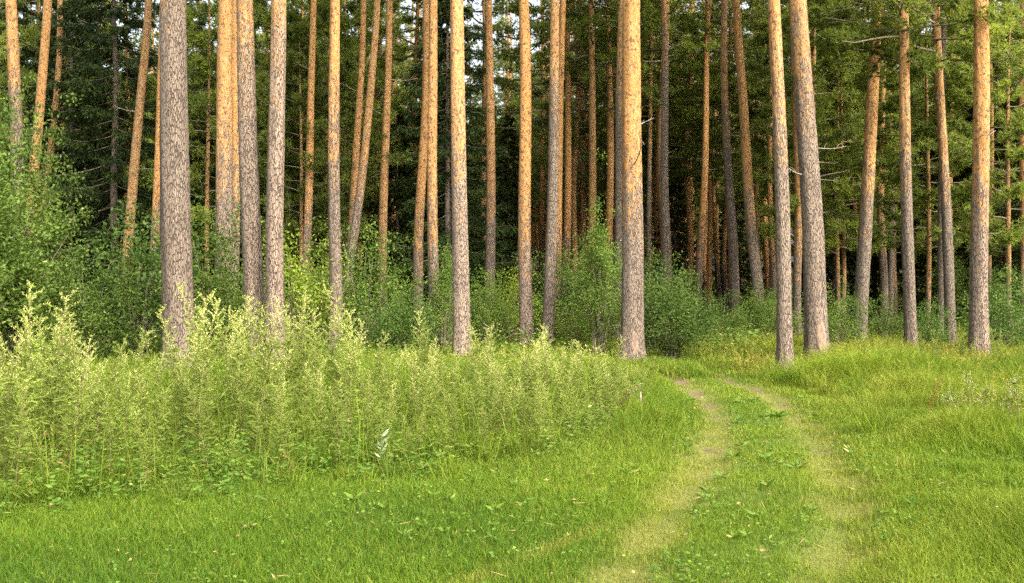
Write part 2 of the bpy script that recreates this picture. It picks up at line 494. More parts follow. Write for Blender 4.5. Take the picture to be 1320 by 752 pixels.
# straw-coloured seeding grass at the feet of the pines beyond the verge
n = 5200
y = rng.uniform(17.5, 24, n); u = rng.uniform(940, 1420, n); x = (u - CXP) / FPX * y
keep = (rng.random(n) < .25 + .6 * (wob(x, y, .9, 91) > 0)) & ((u > 1075) | ((y < 19.5) & (u < 1010) & (x > xr(y) + .5))); x, y = x[keep], y[keep]; n = len(x)
V, F = blades(x, y, gz(x, y), rng.uniform(.18, .48, n), np.full(n, .007), rng.uniform(.05, .5, n), rng)
dr = rng.uniform(.45, 1., n); acc.add(V, F, .6, np.repeat(dr, 5))
sel = np.nonzero(rng.random(n) < .5)[0]; tips = V.reshape(-1, 5, 3)[sel, 4]; mids = V.reshape(-1, 5, 3)[sel, 2]
for k in range(9):
    C = tips + (mids - tips) * (k / 9 * .5)
    v2, f2 = diamonds(C, (tips - mids) + rng.normal(0, .12, C.shape), .06, .018, rng); acc.add(v2, f2, rng.uniform(.2, .8), np.repeat(rng.uniform(.7, 1, len(C)), 4))
tag(link('tall_grass', acc.mesh('tall_grass', M['grass'])), kind='stuff')

# tussocks of coarse grass on the verge and at the edges of the thicket
cx_, cy_ = scatter(lambda d: np.full_like(d, 4.6), 5.5, 17.6, 4000, rng)
a, b = track_d(cx_, cy_); tm = np.minimum(a, b); wd = weed_depth(cx_, cy_); rs = cx_ - xr(cy_); ls = xl(cy_) - cx_
keep = (tm > .5) & ~((cx_ > xl(cy_)) & (cx_ < xr(cy_))) & (((rs > .6) & (rng.random(len(cx_)) < .25 + .5 * sst(7, 11, cy_))) | ((wd > -.4) & (wd < .5)) | ((np.hypot(cx_ - 5.9, cy_ - 16.3) < 1.2) & (tm > .5)) | ((ls > .5) & (cy_ > 9.5) & (rng.random(len(cx_)) < .6)))
mx_ = rng.normal(5.9, .5, 130); my_ = rng.normal(16.2, .45, 130); ok_ = np.minimum(*track_d(mx_, my_)) > .55
cx_, cy_ = np.concatenate([cx_[keep], mx_[ok_]]), np.concatenate([cy_[keep], my_[ok_]]); nt_ = len(cx_); per = 64
sz = rng.uniform(.6, 1.5, nt_)
x = np.repeat(cx_, per) + rng.normal(0, .055, nt_ * per) * np.repeat(sz, per); y = np.repeat(cy_, per) + rng.normal(0, .055, nt_ * per) * np.repeat(sz, per)
n = len(x); h = rng.uniform(.14, .40, n) * np.repeat(sz * np.clip(.5 + (cy_ - 6) / 9, .5, 1.15), per)
md_ = np.exp(-(((cx_ - 5.9) / 1.0) ** 2 + ((cy_ - 16.3) / 1.0) ** 2))
h = h * np.repeat(1 + .35 * md_, per)
tone = np.repeat(np.clip(rng.normal(.5, .22, nt_) + .5 * md_, 0, 1), per)
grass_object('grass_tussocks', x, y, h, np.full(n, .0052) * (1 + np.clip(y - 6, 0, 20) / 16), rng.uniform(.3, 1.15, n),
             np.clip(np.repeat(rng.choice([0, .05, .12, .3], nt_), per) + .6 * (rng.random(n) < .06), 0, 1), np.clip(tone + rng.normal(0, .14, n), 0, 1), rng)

# plantain and dandelion rosettes, dry stalks between them
acc = Acc()
x, y = scatter(lambda d: np.full_like(d, 5.), 4.6, 14, 1400, rng)
a, b = track_d(x, y); wd = weed_depth(x, y); keep = (np.minimum(a, b) > .2) & (wd < .1) & (rng.random(len(x)) < np.where(x > xl(y), .95, .7)); x, y = x[keep], y[keep]
sz = rng.uniform(.6, 1.3, len(x)) * np.clip(y / 9.5, .5, 1)
for k in range(8):
    th = k / 8 * 6.283 + rng.uniform(-.4, .4, len(x)); D = np.stack([np.cos(th), np.sin(th), rng.uniform(.15, .75, len(x))], 1)
    C = np.stack([x, y, gz(x, y) + .035], 1)
    v2, f2 = diamonds(C, D, sz * rng.uniform(.07, .13, len(x)), sz * rng.uniform(.022, .038, len(x)), rng, .12)
    acc.add(v2, f2, np.repeat(np.clip(rng.normal(.5, .25, len(x)), 0, 1), 4), np.repeat((rng.random(len(x)) < .05) * .7, 4))
tag(link('turf_weeds', acc.mesh('turf_weeds', M['herb'])), kind='stuff')

# fallen leaves and bits of straw lying in the turf
acc = Acc()
x, y = scatter(lambda d: np.minimum(14., 14 * (7 / d)), 4.6, 18, 3000, rng)
wd = weed_depth(x, y); keep = (wd < .2) & (rng.random(len(x)) < .35 + .4 * (wob(x, y, 1.2, 88) > 0)); x, y = x[keep], y[keep]; n = len(x)
th = rng.uniform(0, 6.283, n); D = np.stack([np.cos(th), np.sin(th), rng.normal(0, .25, n)], 1)
C = np.stack([x, y, gz(x, y) + rng.uniform(.03, .075, n)], 1)
straw = rng.random(n) < .6
L = np.where(straw, rng.uniform(.06, .16, n), rng.uniform(.025, .05, n))
v2, f2 = diamonds(C, D, L, np.where(straw, .005, L * .55), rng, .15)
acc.add(v2, f2, np.repeat(rng.random(n), 4), np.repeat(rng.uniform(.6, 1, n), 4))
tag(link('turf_litter', acc.mesh('turf_litter', M['litter'])), kind='stuff')

# clover and small broad leaves in the turf
acc = Acc()
x, y = scatter(lambda d: np.minimum(330., 330 * (6.5 / d) ** 1.6), 4.2, 17, 40000, rng)
a, b = track_d(x, y); tm = np.minimum(a, b); wd = weed_depth(x, y)
pz = .5 + .5 * wob(x, y, 1.5, 31)
keep = (tm > .2) & (wd < .1) & (rng.random(len(x)) < pz ** 1.6 * np.where((x > xl(y)), .9, .2))
x, y = x[keep], y[keep]
for k in range(4):
    th = rng.uniform(0, 2 * np.pi, len(x))
    D = np.stack([np.cos(th), np.sin(th), rng.uniform(-.2, .5, len(x))], 1)
    C = np.stack([x, y, gz(x, y) + rng.uniform(.03, .085, len(x))], 1) + D * .008
    v2, f2 = diamonds(C, D, rng.uniform(.018, .036, len(x)), rng.uniform(.013, .024, len(x)), rng, .1)
    acc.add(v2, f2, np.repeat(rng.uniform(0, .9, len(x)), 4), 0)
tag(link('clover_leaves', acc.mesh('clover_leaves', M['herb'])), kind='stuff')

acc = Acc()
x, y = scatter(lambda d: np.full_like(d, .45), 6, 16, 400, rng)
a, b = track_d(x, y); wd = weed_depth(x, y)
keep = (np.minimum(a, b) > .25) & (wd < 0) & (x > -1); x, y = x[keep], y[keep]
for k in range(7):
    th = k / 7 * 6.283 + rng.uniform(0, 1, len(x))
    D = np.stack([np.cos(th), np.sin(th), .5 + 0 * x], 1)
    C = np.stack([x, y, gz(x, y) + .085 + .08 * (x - xr(y) > .6)], 1)
    v2, f2 = diamonds(C, D, .009, .007, rng, .1); acc.add(v2, f2, .7, 0)
tag(link('clover_flowers', acc.mesh('clover_flowers', M['white'])), kind='stuff')


# ------------------------------------------------------------------ mugwort thicket
def mugwort_template(seed, leafy=False):
    r = np.random.default_rng(seed)
    H = 1.5; wide = r.choice([.15, .22, .34]); nb = int(r.integers(24, 38))
    t = np.linspace(0, 1, 9)
    bx, by = r.normal(0, .10, 2)
    P = np.stack([bx * t ** 2 * 1.6, by * t ** 2 * 1.6, t * H], 1)
    at = lambda s: np.stack([np.interp(s, t, P[:, i]) for i in range(3)], -1)
    st, fo, sp = Acc(), Acc(), Acc()
    V, F = tube(P, np.interp(t, [0, 1], [.0065, .0018]), 5); st.add(V, F, smooth=True)
    # stem leaves: five-lobed
    for s in r.uniform(.04, .72, 84):
        az = r.uniform(0, 6.283); L = r.uniform(.09, .16) * (1 - .35 * s)
        d = np.array([math.cos(az), math.sin(az), r.uniform(-.15, .7)]); d /= np.linalg.norm(d)
        base = at(s); side = np.cross(d, [0, 0, 1]); side /= np.linalg.norm(side)
        C, D, LL = [base + d * L * .1], [d], [L]
        for q in (.3, .55):
            for sg in (-1, 1):
                C.append(base + d * L * q); D.append(d * .7 + side * sg * .8 + [0, 0, r.uniform(-.2, .1)]); LL.append(L * .55)
        v, f = diamonds(np.array(C), np.array(D), np.array(LL), np.array(LL) * .19, r, .12)
        fo.add(v, f, np.clip(r.normal(.35 + .4 * s, .15), 0, 1), 1. if (s < .25 and r.random() < .15) else 0)
    # side branches with bud spikes
    for k in range(nb):
        s = .34 + .64 * (k + r.random()) / nb
        az = k * 2.4 + r.uniform(-.4, .4); L = (wide * (1 - s) + .085) * r.uniform(.6, 1.3)
        e = r.uniform(.75, 1.35)
        d0 = np.array([math.cos(az) * math.cos(e), math.sin(az) * math.cos(e), math.sin(e)])
        b0 = at(s); q = np.linspace(0, 1, 5)[:, None]
        B = b0 + d0 * L * q + np.array([math.cos(az), math.sin(az), 0]) * L * (.34 * q ** 2)
        V, F = tube(B, np.linspace(.0022, .001, 5), 3); st.add(V, F)
        m = int(16 + 80 * L)
        qq = r.uniform(.1, 1, m)
        C = np.stack([np.interp(qq, q[:, 0], B[:, i]) for i in range(3)], 1)
        D = d0 * .7 + r.normal(0, .55, (m, 3)) + [0, 0, .1]
        bud = r.random(m) < (.02 + .5 * max(0, s - .75) * 2 if leafy else .04 + .85 * s ** 2.2)
        v, f = diamonds(C[bud], D[bud], r.uniform(.013, .026, bud.sum()), r.uniform(.007, .011, bud.sum()), r, .2)
        sp.add(v, f, np.repeat(np.clip(r.normal(.25 + .5 * s, .2, bud.sum()), 0, 1), 4), 0)
        nb_ = ~bud
        v, f = diamonds(C[nb_], D[nb_], r.uniform(.03, .055, nb_.sum()), r.uniform(.006, .011, nb_.sum()), r, .15)
        fo.add(v, f, np.repeat(np.clip(r.normal(.35 + .5 * s, .2, nb_.sum()), 0, 1), 4), 0)
    C = at(np.linspace(.86, 1.0, 26)); v, f = diamonds(C, r.normal(0, .5, C.shape) + [0, 0, .9], .02, .009, r, .2); sp.add(v, f, .85, 0)
    return st.mesh('mugwort_stem', M['mug_stem']), fo.mesh('mugwort_leaves', M['mug_leaf']), sp.mesh('mugwort_spikes', M['mug_bud'])


MT = [mugwort_template(100 + i) for i in range(8)]
MTL = [mugwort_template(130 + i, True) for i in range(5)]


def mugwort(x, y, s, rz, label, k, group='mugwort plants of the roadside thicket', name='mugwort_plant', leafy=False):
    o = empty(name, (x, y, float(gz(x, y)) - .01), rz, s)
    o.rotation_euler = (random.gauss(0, .11), random.gauss(0, .11), rz)
    tag(o, label, 'wild plant', group)
    st, fo, sp = MTL[k % 5] if leafy else MT[k % 8]
    link('stem', st, o); link('leaves', fo, o); link('blossoms', sp, o)
    return o


rng = np.random.default_rng(23)
pts = []
tries = 0
while len(pts) < 286 and tries < 60000:
    tries += 1
    yy = 7.0 + 8.2 * rng.random() ** .9; u = rng.uniform(-90, 836); xx = (u - CXP) / FPX * yy
    wd = float(weed_depth(np.array(xx), np.array(yy)))
    if wd < .02: continue
    if wd > 3.2 and rng.random() < .75: continue
    if u < 540 and rng.random() < .3: continue
    if any((p[0] - xx) ** 2 + (p[1] - yy) ** 2 < (.19 if u > 540 else .26) ** 2 for p in pts): continue
    top = EYE - (np.interp(u, WT[:, 0], WT[:, 1]) - HOR) * yy / FPX
    hgt = top * min(1., .55 + .35 * wd) * (.84 + .16 * wob(xx, yy, 1.4, 85)) * rng.choice([rng.uniform(.55, .85), rng.uniform(.8, 1.), rng.uniform(1., 1.24)])
    hgt = min(hgt, 1.75)
    pts.append((xx, yy, max(.5, hgt), wd))
for i, (xx, yy, hh, wd) in enumerate(pts):
    mugwort(xx, yy, hh / 1.5, rng.uniform(0, 6.28),
            'feathery yellow-green mugwort plant in the tall roadside thicket below the pines', i, leafy=wd < .75 or rng.random() < .12)
for i, (u, vt, d, lab) in enumerate([
        (8, 362, 7.9, 'very tall mugwort with curling side spikes cut by the picture edge'),
        (68, 378, 8.6, 'tall mugwort with a slim nodding tip before the big leafy bush'),
        (110, 418, 9.0, 'mugwort with spreading pale spikes on a dark stem between leafy bush and stoutest grey trunk'),
        (262, 366, 11.5, 'tallest pale mugwort spire just beside the stoutest grey trunk'),
        (300, 383, 11.8, 'slim mugwort spire rising in front of the pair of scaly grey trunks'),
        (388, 378, 11.2, 'mugwort with a withered orange tip among pale green ones'),
        (473, 362, 11.6, 'mugwort spire rising above the others before the leaning pale pine'),
        (545, 402, 11.9, 'lone upright mugwort spire before the trunk with pinkish flakes')]):
    xx = (u - CXP) / FPX * d
    hh = EYE - (vt - HOR) * d / FPX
    mugwort(xx, d, hh / 1.5, i * 1.1, lab, i * 3 + 1)

# the leafy filling between the stems of the thicket: one mass
acc = Acc()
x, y = scatter(lambda d: np.full_like(d, 135.), 6.4, 15.4, 60000, rng)
wd = weed_depth(x, y); keep = (wd > -.05) & (wd < 4.5); x, y, wd = x[keep], y[keep], wd[keep]; n = len(x)
top = EYE - (np.interp(ucol(x, y), WT[:, 0], WT[:, 1]) - HOR) * y / FPX
clump = np.clip(.66 + .4 * wob(x, y, 1.9, 83), .2, 1.1)
for k in range(8):
    hh = rng.random(n) * np.clip(top, .4, 1.6) * np.clip(np.where(ucol(x, y) > 540, .30, .18) + .36 * wd, .08, .70) * clump
    th = rng.uniform(0, 6.283, n); D = np.stack([np.cos(th), np.sin(th), rng.uniform(-.3, 1.1, n)], 1)
    C = np.stack([x, y, gz(x, y) + hh], 1) + rng.normal(0, .05, (n, 3))
    L = rng.uniform(.04, .085, n)
    v, f = diamonds(C, D, L, L * rng.uniform(.09, .2, n), rng, .12)
    acc.add(v, f, np.repeat(np.clip(rng.normal(.4, .22, n), 0, 1), 4), np.repeat((rng.random(n) < .015) * .7, 4))
tag(link('thicket_leaves', acc.mesh('thicket_leaves', M['mug_leaf'])), kind='stuff')

for i in range(16):
    d = rng.uniform(16.8, 19.5); u = [1088, 1120, 1150, 1158, 1190, 1205, 1238, 1243, 1290, 1300, 1312, 1335, 1080, 1135, 1215, 1280][i]
    mugwort(place(u, d), d, rng.uniform(.38, .62), i * 1.9, 'leafy green weed in the tall grass at the feet of the verge pines', i, 'leafy weeds along the verge', 'leafy_weed', True)

# low herbs: broad leaves at the foot of the thicket (a mass)
acc = Acc()
x, y = scatter(lambda d: np.full_like(d, 25.), 6.4, 15.5, 9000, rng)
wd = weed_depth(x, y)
keep = (wd > -.35) & (wd < .8) & (rng.random(len(x)) < .35 + .65 * (wob(x, y, 1.1, 41) > -.2)); x, y, wd = x[keep], y[keep], wd[keep]
for k in range(26):
    n = len(x)
    hh = rng.uniform(.03, 1, n) * np.clip(.12 + .30 * (wd + .45), .08, .42)
    th = rng.uniform(0, 6.283, n)
    D = np.stack([np.cos(th), np.sin(th), rng.uniform(-.35, .5, n)], 1)
    C = np.stack([x, y, gz(x, y) + hh], 1) + D * rng.uniform(.0, .07, n)[:, None]
    v, f = diamonds(C, D, rng.uniform(.03, .075, n), rng.uniform(.012, .030, n), rng, .12)
    acc.add(v, f, np.repeat(np.clip(rng.normal(.4, .25, n), 0, 1), 4), np.repeat((rng.random(n) < .01) * .6, 4))
tag(link('herb_undergrowth', acc.mesh('herb_undergrowth', M['herb'])), kind='stuff')


# ------------------------------------------------------------------ trees: templates
def wood_tube(acc, P, r, seg=5, mi=1): V, F = tube(P, r, seg); acc.add(V, F, .5, 0, mi, True)


def pine_crown(seed, z0=12.5, z1=23., nb=40, Lmax=3.1, tufts=63, size=.22, up=.25, wood=.045, thin=1.):
    r = np.random.default_rng(seed); A = Acc(); Cs, Ds, Vs = [], [], []
    for k in range(nb):
        s = (k + r.random()) / nb
        z = z0 + (z1 - z0) * s ** .9
        prof = math.sin(math.pi * min(1, .22 + .78 * s)) ** .7 if s > .3 else .75 + .7 * s
        L = Lmax * max(.22, prof) * r.uniform(.6, 1.1)
        az = k * 2.399 + r.uniform(-.5, .5)
        d = np.array([math.cos(az), math.sin(az), 0])
        q = np.linspace(0, 1, 6)
        droop = r.uniform(-.25, .2)
        P = np.array([0, 0, z]) + d * L * q[:, None] + np.array([0, 0, 1.]) * (L * (up * (.3 + s) * q ** 1.6 + droop * q))[:, None]
        P[1:-1] += r.normal(0, .06, (4, 3)) * L * .3
        wood_tube(A, P, np.linspace(wood * (1.2 - .8 * s), .008, 6), 5)
        tone = np.clip(r.normal(.45, .22), 0, 1)
        nsub = 7
        for j in range(nsub):
            qb = r.uniform(.3, 1.); b0 = np.array([np.interp(qb, q, P[:, i]) for i in range(3)])
            sd = d + r.normal(0, .75, 3) * [1, 1, .35] + [0, 0, .15]; sd /= np.linalg.norm(sd)
            ls = L * r.uniform(.18, .36)
            E = b0 + sd * ls
            if j < 4: wood_tube(A, np.array([b0, (b0 + E) / 2 + [0, 0, -.02], E]), [.012, .008, .005], 3)
            m = max(2, int(tufts // nsub * (1 if s < .42 else thin)))
            qq = r.uniform(.25, 1.08, m)[:, None]
            C = b0 + sd * ls * qq + r.normal(0, .085, (m, 3))
            Cs.append(C); Ds.append(np.repeat((sd + [0, 0, .35])[None], m, 0)); Vs.append(np.clip(tone + r.normal(0, .16, m), 0, 1))
    C = np.concatenate(Cs); D = np.concatenate(Ds); va = np.concatenate(Vs)
    nn = 11
    C = np.repeat(C, nn, 0); D = norm(np.repeat(D, nn, 0)) * .8 + r.normal(0, .62, C.shape)
    n = len(C)
    V, F = spikes(C, D, r.uniform(.6, 1.1, n) * size, .040 * size / .24, r)
    A.add(V, F, np.repeat(np.repeat(va, nn), 3), 0, 0)
    return A.mesh('pine_crown', [M['pine'], M['bush_bark']])


def spruce_foliage(seed, H=15., z0=.7, Lb=2.6):
    r = np.random.default_rng(seed); A = Acc(); Cs, Ds, Ls, Va = [], [], [], []
    nb = 150
    for k in range(nb):
        s = (k + r.random()) / nb
        z = z0 + (H - z0) * s
        L = (Lb * (1 - s) ** .8 + .18) * r.uniform(.65, 1.12)
        az = k * 2.399 + r.uniform(-.4, .4)
        d = np.array([math.cos(az), math.sin(az), 0]); side = np.array([-d[1], d[0], 0])
        q = np.linspace(0, 1, 5)
        P = np.array([0, 0, z]) + d * L * q[:, None] + np.array([0, 0, 1.]) * (L * (-.42 * q + .24 * q ** 3))[:, None]
        wood_tube(A, P, np.linspace(.022, .004, 5), 4)
        tone = np.clip(r.normal(.4, .2), 0, 1)
        m = int(15 + 25 * L)
        qq = r.uniform(.12, 1, m) ** .8
        b = np.stack([np.interp(qq, q, P[:, i]) for i in range(3)], 1)
        sg = r.choice([-1, 1], m)
        tw = d * .65 + side * sg[:, None] * r.uniform(.5, 1, m)[:, None] + np.stack([0 * qq, 0 * qq, r.uniform(-1.1, -.1, m)], 1)
        tl = L * .26 * r.uniform(.5, 1.2, m) * (1.15 - .5 * qq) + .12
        # each twig is a flat spray of short side needles
        for e in range(7):
            f = (e + r.random(m)) / 7
            C = b + norm(tw) * (tl * f)[:, None]
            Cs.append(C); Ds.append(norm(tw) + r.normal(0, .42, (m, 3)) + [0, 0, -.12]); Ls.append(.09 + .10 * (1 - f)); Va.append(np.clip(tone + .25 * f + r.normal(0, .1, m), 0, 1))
    C, D, L, va = map(np.concatenate, (Cs, Ds, Ls, Va))
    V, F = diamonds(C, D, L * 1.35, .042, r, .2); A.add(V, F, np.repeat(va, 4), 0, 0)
    return A.mesh('spruce_crown', [M['spruce'], M['spruce_bark']])


def bush_mesh(seed, rx, rz, leaf, ncl, npc, mat, form='round', twig=.8):
    """foliage of a bush about 2*rx wide and rz high: leaf sprays on arching shoots"""
    r = np.random.default_rng(seed); A = Acc(); S = Acc()
    Cs, Ds, Va = [], [], []
    lob = r.normal(0, 1, (7, 3)); lob[:, 2] = np.abs(lob[:, 2]); lob = norm(lob); ls = r.uniform(.72, 1.12, 7)
    for k in range(ncl):
        d = r.normal(0, 1, 3); d /= np.linalg.norm(d)
        amp = 1 + .35 * np.max((lob @ d - .55) * 2.0 * (ls - .7))
        rad = r.random() ** .42 * amp
        zz = .52 + .48 * d[2] * rad
        wx = rx * (1.0 if form == 'round' else max(.16, (1.12 - zz) * 1.1 if zz > .35 else .8))
        c = np.array([d[0] * rad * wx, d[1] * rad * wx, max(.06, zz) * rz]) * (1 + .16 * math.sin(5 * math.atan2(d[1], d[0]) + seed) * (d[2] > -.2))
        if k % 9 == 0 and zz > .5: c[2] *= r.uniform(1.05, 1.3)
        if k < 34:
            b = np.array([r.normal(0, .08), r.normal(0, .08), 0]); mid = b * .5 + c * .5 + [0, 0, .12 * rz]; mid[:2] *= .72
            q = np.linspace(0, .82, 6)[:, None]
            P = (1 - q) ** 2 * b + 2 * q * (1 - q) * mid + q ** 2 * c
            V, F = tube(P, np.linspace(.018 * min(1.6, rz / 2), .004, 6), 5); S.add(V, F, smooth=True)
        od = norm(c * [1, 1, .3] + r.normal(0, .3, 3) + [0, 0, .25])
        q = r.uniform(-.1, 1, npc)[:, None]
        ln = twig * r.uniform(.25, .55)
        P = c + od * ln * (q - .4) + r.normal(0, .055 + leaf * .5, (npc, 3)) - np.array([0, 0, .18]) * ln * q ** 2
        dd = od * .55 + r.normal(0, .6, (npc, 3)) + [0, 0, -.15]
        Cs.append(P); Ds.append(dd); Va.append(np.clip(r.normal(.45, .2) + r.normal(0, .14, npc), 0, 1))
    C, D, va = map(np.concatenate, (Cs, Ds, Va))
    C[:, 2] = np.maximum(C[:, 2], .02)
    L = r.uniform(.7, 1.25, len(C)) * leaf
    V, F = diamonds(C, D, L, L * r.uniform(.42, .62, len(C)), r, .14)
    A.add(V, F, np.repeat(va, 4), np.repeat((r.random(len(C)) < .006) * .7, 4))
    return A.mesh('bush_foliage', M[mat]), S.mesh('bush_stems', M['bush_bark'])


def pine_trunk(r0, lean=(0., 0.), H=23.5, seg=20, dz=.35, seed=0, bend=.05, flare=.55):
    r = np.random.default_rng(seed)
    z = np.concatenate([[-.25, -.05, .1, .25, .45, .7, 1.0], np.arange(1.3, H, dz), [H]])
    zz = np.maximum(z, 0)
    ax = np.where(zz < 9, zz, 9 + 2 * (1 - np.exp(-(zz - 9) / 2)))
    b1, b2, p1, p2 = r.uniform(.3, .7), r.uniform(.3, .7), r.uniform(0, 6), r.uniform(0, 6)
    env = np.minimum(1, zz / 3)
    X = lean[0] * ax + bend * np.sin(b1 * zz + p1) * env - bend * 0; Y = lean[1] * ax + bend * np.sin(b2 * zz + p2) * env
    rad = r0 * (1 - .88 * (zz / H) ** 1.2) * (1 + flare * np.exp(-zz / .32)) + .012
    th = np.arange(seg) / seg * 2 * np.pi
    RR = rad[:, None] * (1 + .035 * np.sin(3 * th + 2 * np.sin(zz * .5)[:, None] + p1) + .02 * np.sin(7 * th + zz[:, None] * 1.1) * (1 + 2.5 * np.exp(-zz / .5))[:, None]
                         + r.normal(0, .012, (len(z), seg)))
    V = np.stack([X[:, None] + RR * np.cos(th), Y[:, None] + RR * np.sin(th), np.broadcast_to(z[:, None], RR.shape)], -1).reshape(-1, 3)
    i = np.arange(len(z) - 1)[:, None] * seg; j = np.arange(seg)[None]; jn = (j + 1) % seg
    q = np.stack([i + j, i + jn, i + seg + jn, i + seg + j], -1).reshape(-1, 4)
    return mesh_np('pine_trunk', V, q, M['bark'], None, True)


def twig_mesh(seed):
    r = np.random.default_rng(seed); A = Acc()
    L = r.uniform(.5, 1.3); q = np.linspace(0, 1, 7)
    P = np.stack([L * q, .12 * L * np.sin(q * 3 + r.uniform(0, 6)) * q, L * (r.uniform(-.2, .5) * q + r.uniform(-.3, .3) * q ** 2)], 1)
    V, F = tube(P, np.linspace(.016, .004, 7), 5); A.add(V, F, smooth=True)
    for k in range(3):
        i = r.integers(2, 6); E = P[i] + np.array([.25, r.uniform(-.25, .25), r.uniform(-.15, .25)]) * L * .8
        V, F = tube(np.array([P[i], (P[i] + E) / 2 + [0, 0, .03], E]), [.007, .005, .003], 4); A.add(V, F, smooth=True)
    return A.mesh('dead_branch', M['twig'])


CROWNS = [pine_crown(200 + i, thin=.55) for i in range(5)]  # upper tufts thinned so these crowns block less skylight
MIDC = [pine_crown(270 + i, 12.0, 23., 44, 3.0, 84, .20, .25, .04, .25) for i in range(3)]  # tops above the frame kept sparse to brighten the wood below
AIRY = [pine_crown(260 + i, 13.5, 23., 30, 2.4, 35, .20) for i in range(3)]  # unseen front-row crowns, made sparse to let light into the wood
YOUNG = [pine_crown(220 + i, 3.0, 12.8, 60, 2.4, 63, .23, .3, .026) for i in range(4)]
LOWCROWN = [pine_crown(240 + i, 7.3, 22., 84, 3.2, 112, .19, .1, .03) for i in range(2)]
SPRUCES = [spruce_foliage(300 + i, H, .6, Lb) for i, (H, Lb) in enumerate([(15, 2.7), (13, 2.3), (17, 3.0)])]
TWIGS = [twig_mesh(400 + i) for i in range(7)]
FARTRUNK = [pine_trunk(r0, (lx, 0), 23.5, 12, .8, 500 + i, .10, .2) for i, (r0, lx) in enumerate([(.15, .01), (.13, -.015), (.17, .0), (.12, .025), (.16, -.03), (.14, .012)])]
FARLEAN = [.01, -.015, .0, .025, -.03, .012]
YTRUNK = [pine_trunk(.085, (0, 0), 12.4, 9, .8, 520 + i, .05, .2) for i in range(2)]


def spruce_trunk(H):
    A = Acc(); z = np.linspace(-.1, H * .99, 14)
    V, F = tube(np.stack([.03 * np.sin(z), .03 * np.cos(z * .8), z], 1), np.interp(z, [0, H], [.15, .012]), 10); A.add(V, F, smooth=True)
    return A.mesh('spruce_trunk', M['spruce_bark'])


STRUNK = [spruce_trunk(H) for H in (15, 13, 17)]




def traced_pine(ut, vt, ub, vb, d, w, vtr, ot, gt, label, twigs=0, crown=0, low=False, i=0, scar=None):
    z1, z0 = z_at(vt, d), z_at(vb, d)
    xt, xb = place(ut, d), place(ub, d)
    lean = (xt - xb) / (z1 - z0)
    xbase = xb - lean * z0
    zm = z_at(250, d)
    r0 = (w * d / FPX / 2 - .012) / (1 - .88 * (zm / 23.5) ** 1.2)
    g = float(gz(xbase, d))
    o = empty('pine_tree', (xbase, d, g)); tag(o, label, 'tree', 'pines at the edge of the wood')
    tr = link('trunk', pine_trunk(r0, (lean, random.gauss(0, .004)), 23.5, 40 if d < 24 else 26, .16 if d < 24 else .3, 600 + i, .03 if d < 28 else .05), o)
    tr['bark_height'] = float(z_at(vtr, d)); tr['orange_tone'] = ot; tr['grey_tone'] = gt
    if scar:
        az0, z0_, hh_, ww_ = scar
        zz_ = np.linspace(0, 1, 9); aa_ = np.linspace(-1, 1, 9); rs_ = np.random.default_rng(i)
        ed_ = ww_ * np.sqrt(np.clip(1 - (2 * zz_ - 1) ** 2, .03, 1)) * rs_.uniform(.75, 1.15, 9)
        zc = z0_ + hh_ * zz_; ang = az0 + ed_[:, None] * aa_
        rad_ = (r0 * (1 - .88 * (zc / 23.5) ** 1.2) * (1 + .35 * np.exp(-zc / .32) * 1.57) + .012)[:, None] * 1.05 + .006 - .02 * (np.abs(aa_) > .95) + 0 * ang
        Vs_ = np.stack([lean * zc[:, None] + rad_ * np.cos(ang), rad_ * np.sin(ang), np.broadcast_to(zc[:, None], ang.shape)], -1).reshape(-1, 3)
        qi = (np.arange(8)[:, None] * 9 + np.arange(8)[None]).ravel()
        link('bark_scar', mesh_np('bark_scar', Vs_, np.stack([qi, qi + 1, qi + 10, qi + 9], 1), M['scar'], None, True), o)
    c = link('crown', (LOWCROWN[crown % 2] if low else AIRY[crown % 3] if d < 36 else CROWNS[crown % 5]), o)
    c.location = (lean * 10.9, 0, 0); c.rotation_euler = (0, 0, i * 1.7)
    rr = random.Random(i * 13 + 5)
    for k in range(twigs):
        b = link('dead_branch', TWIGS[(i + k) % 7], o)
        zz = rr.uniform(4.0, 7.6) * min(1.6, d / 22); az = rr.uniform(0, 6.28)
        rad = r0 * .8
        b.location = (lean * zz + math.cos(az) * rad * .85, math.sin(az) * rad * .85, zz); b.rotation_euler = (0, 0, az); s = rr.uniform(.6, 1.15); b.scale = (s, s, s)
    return o


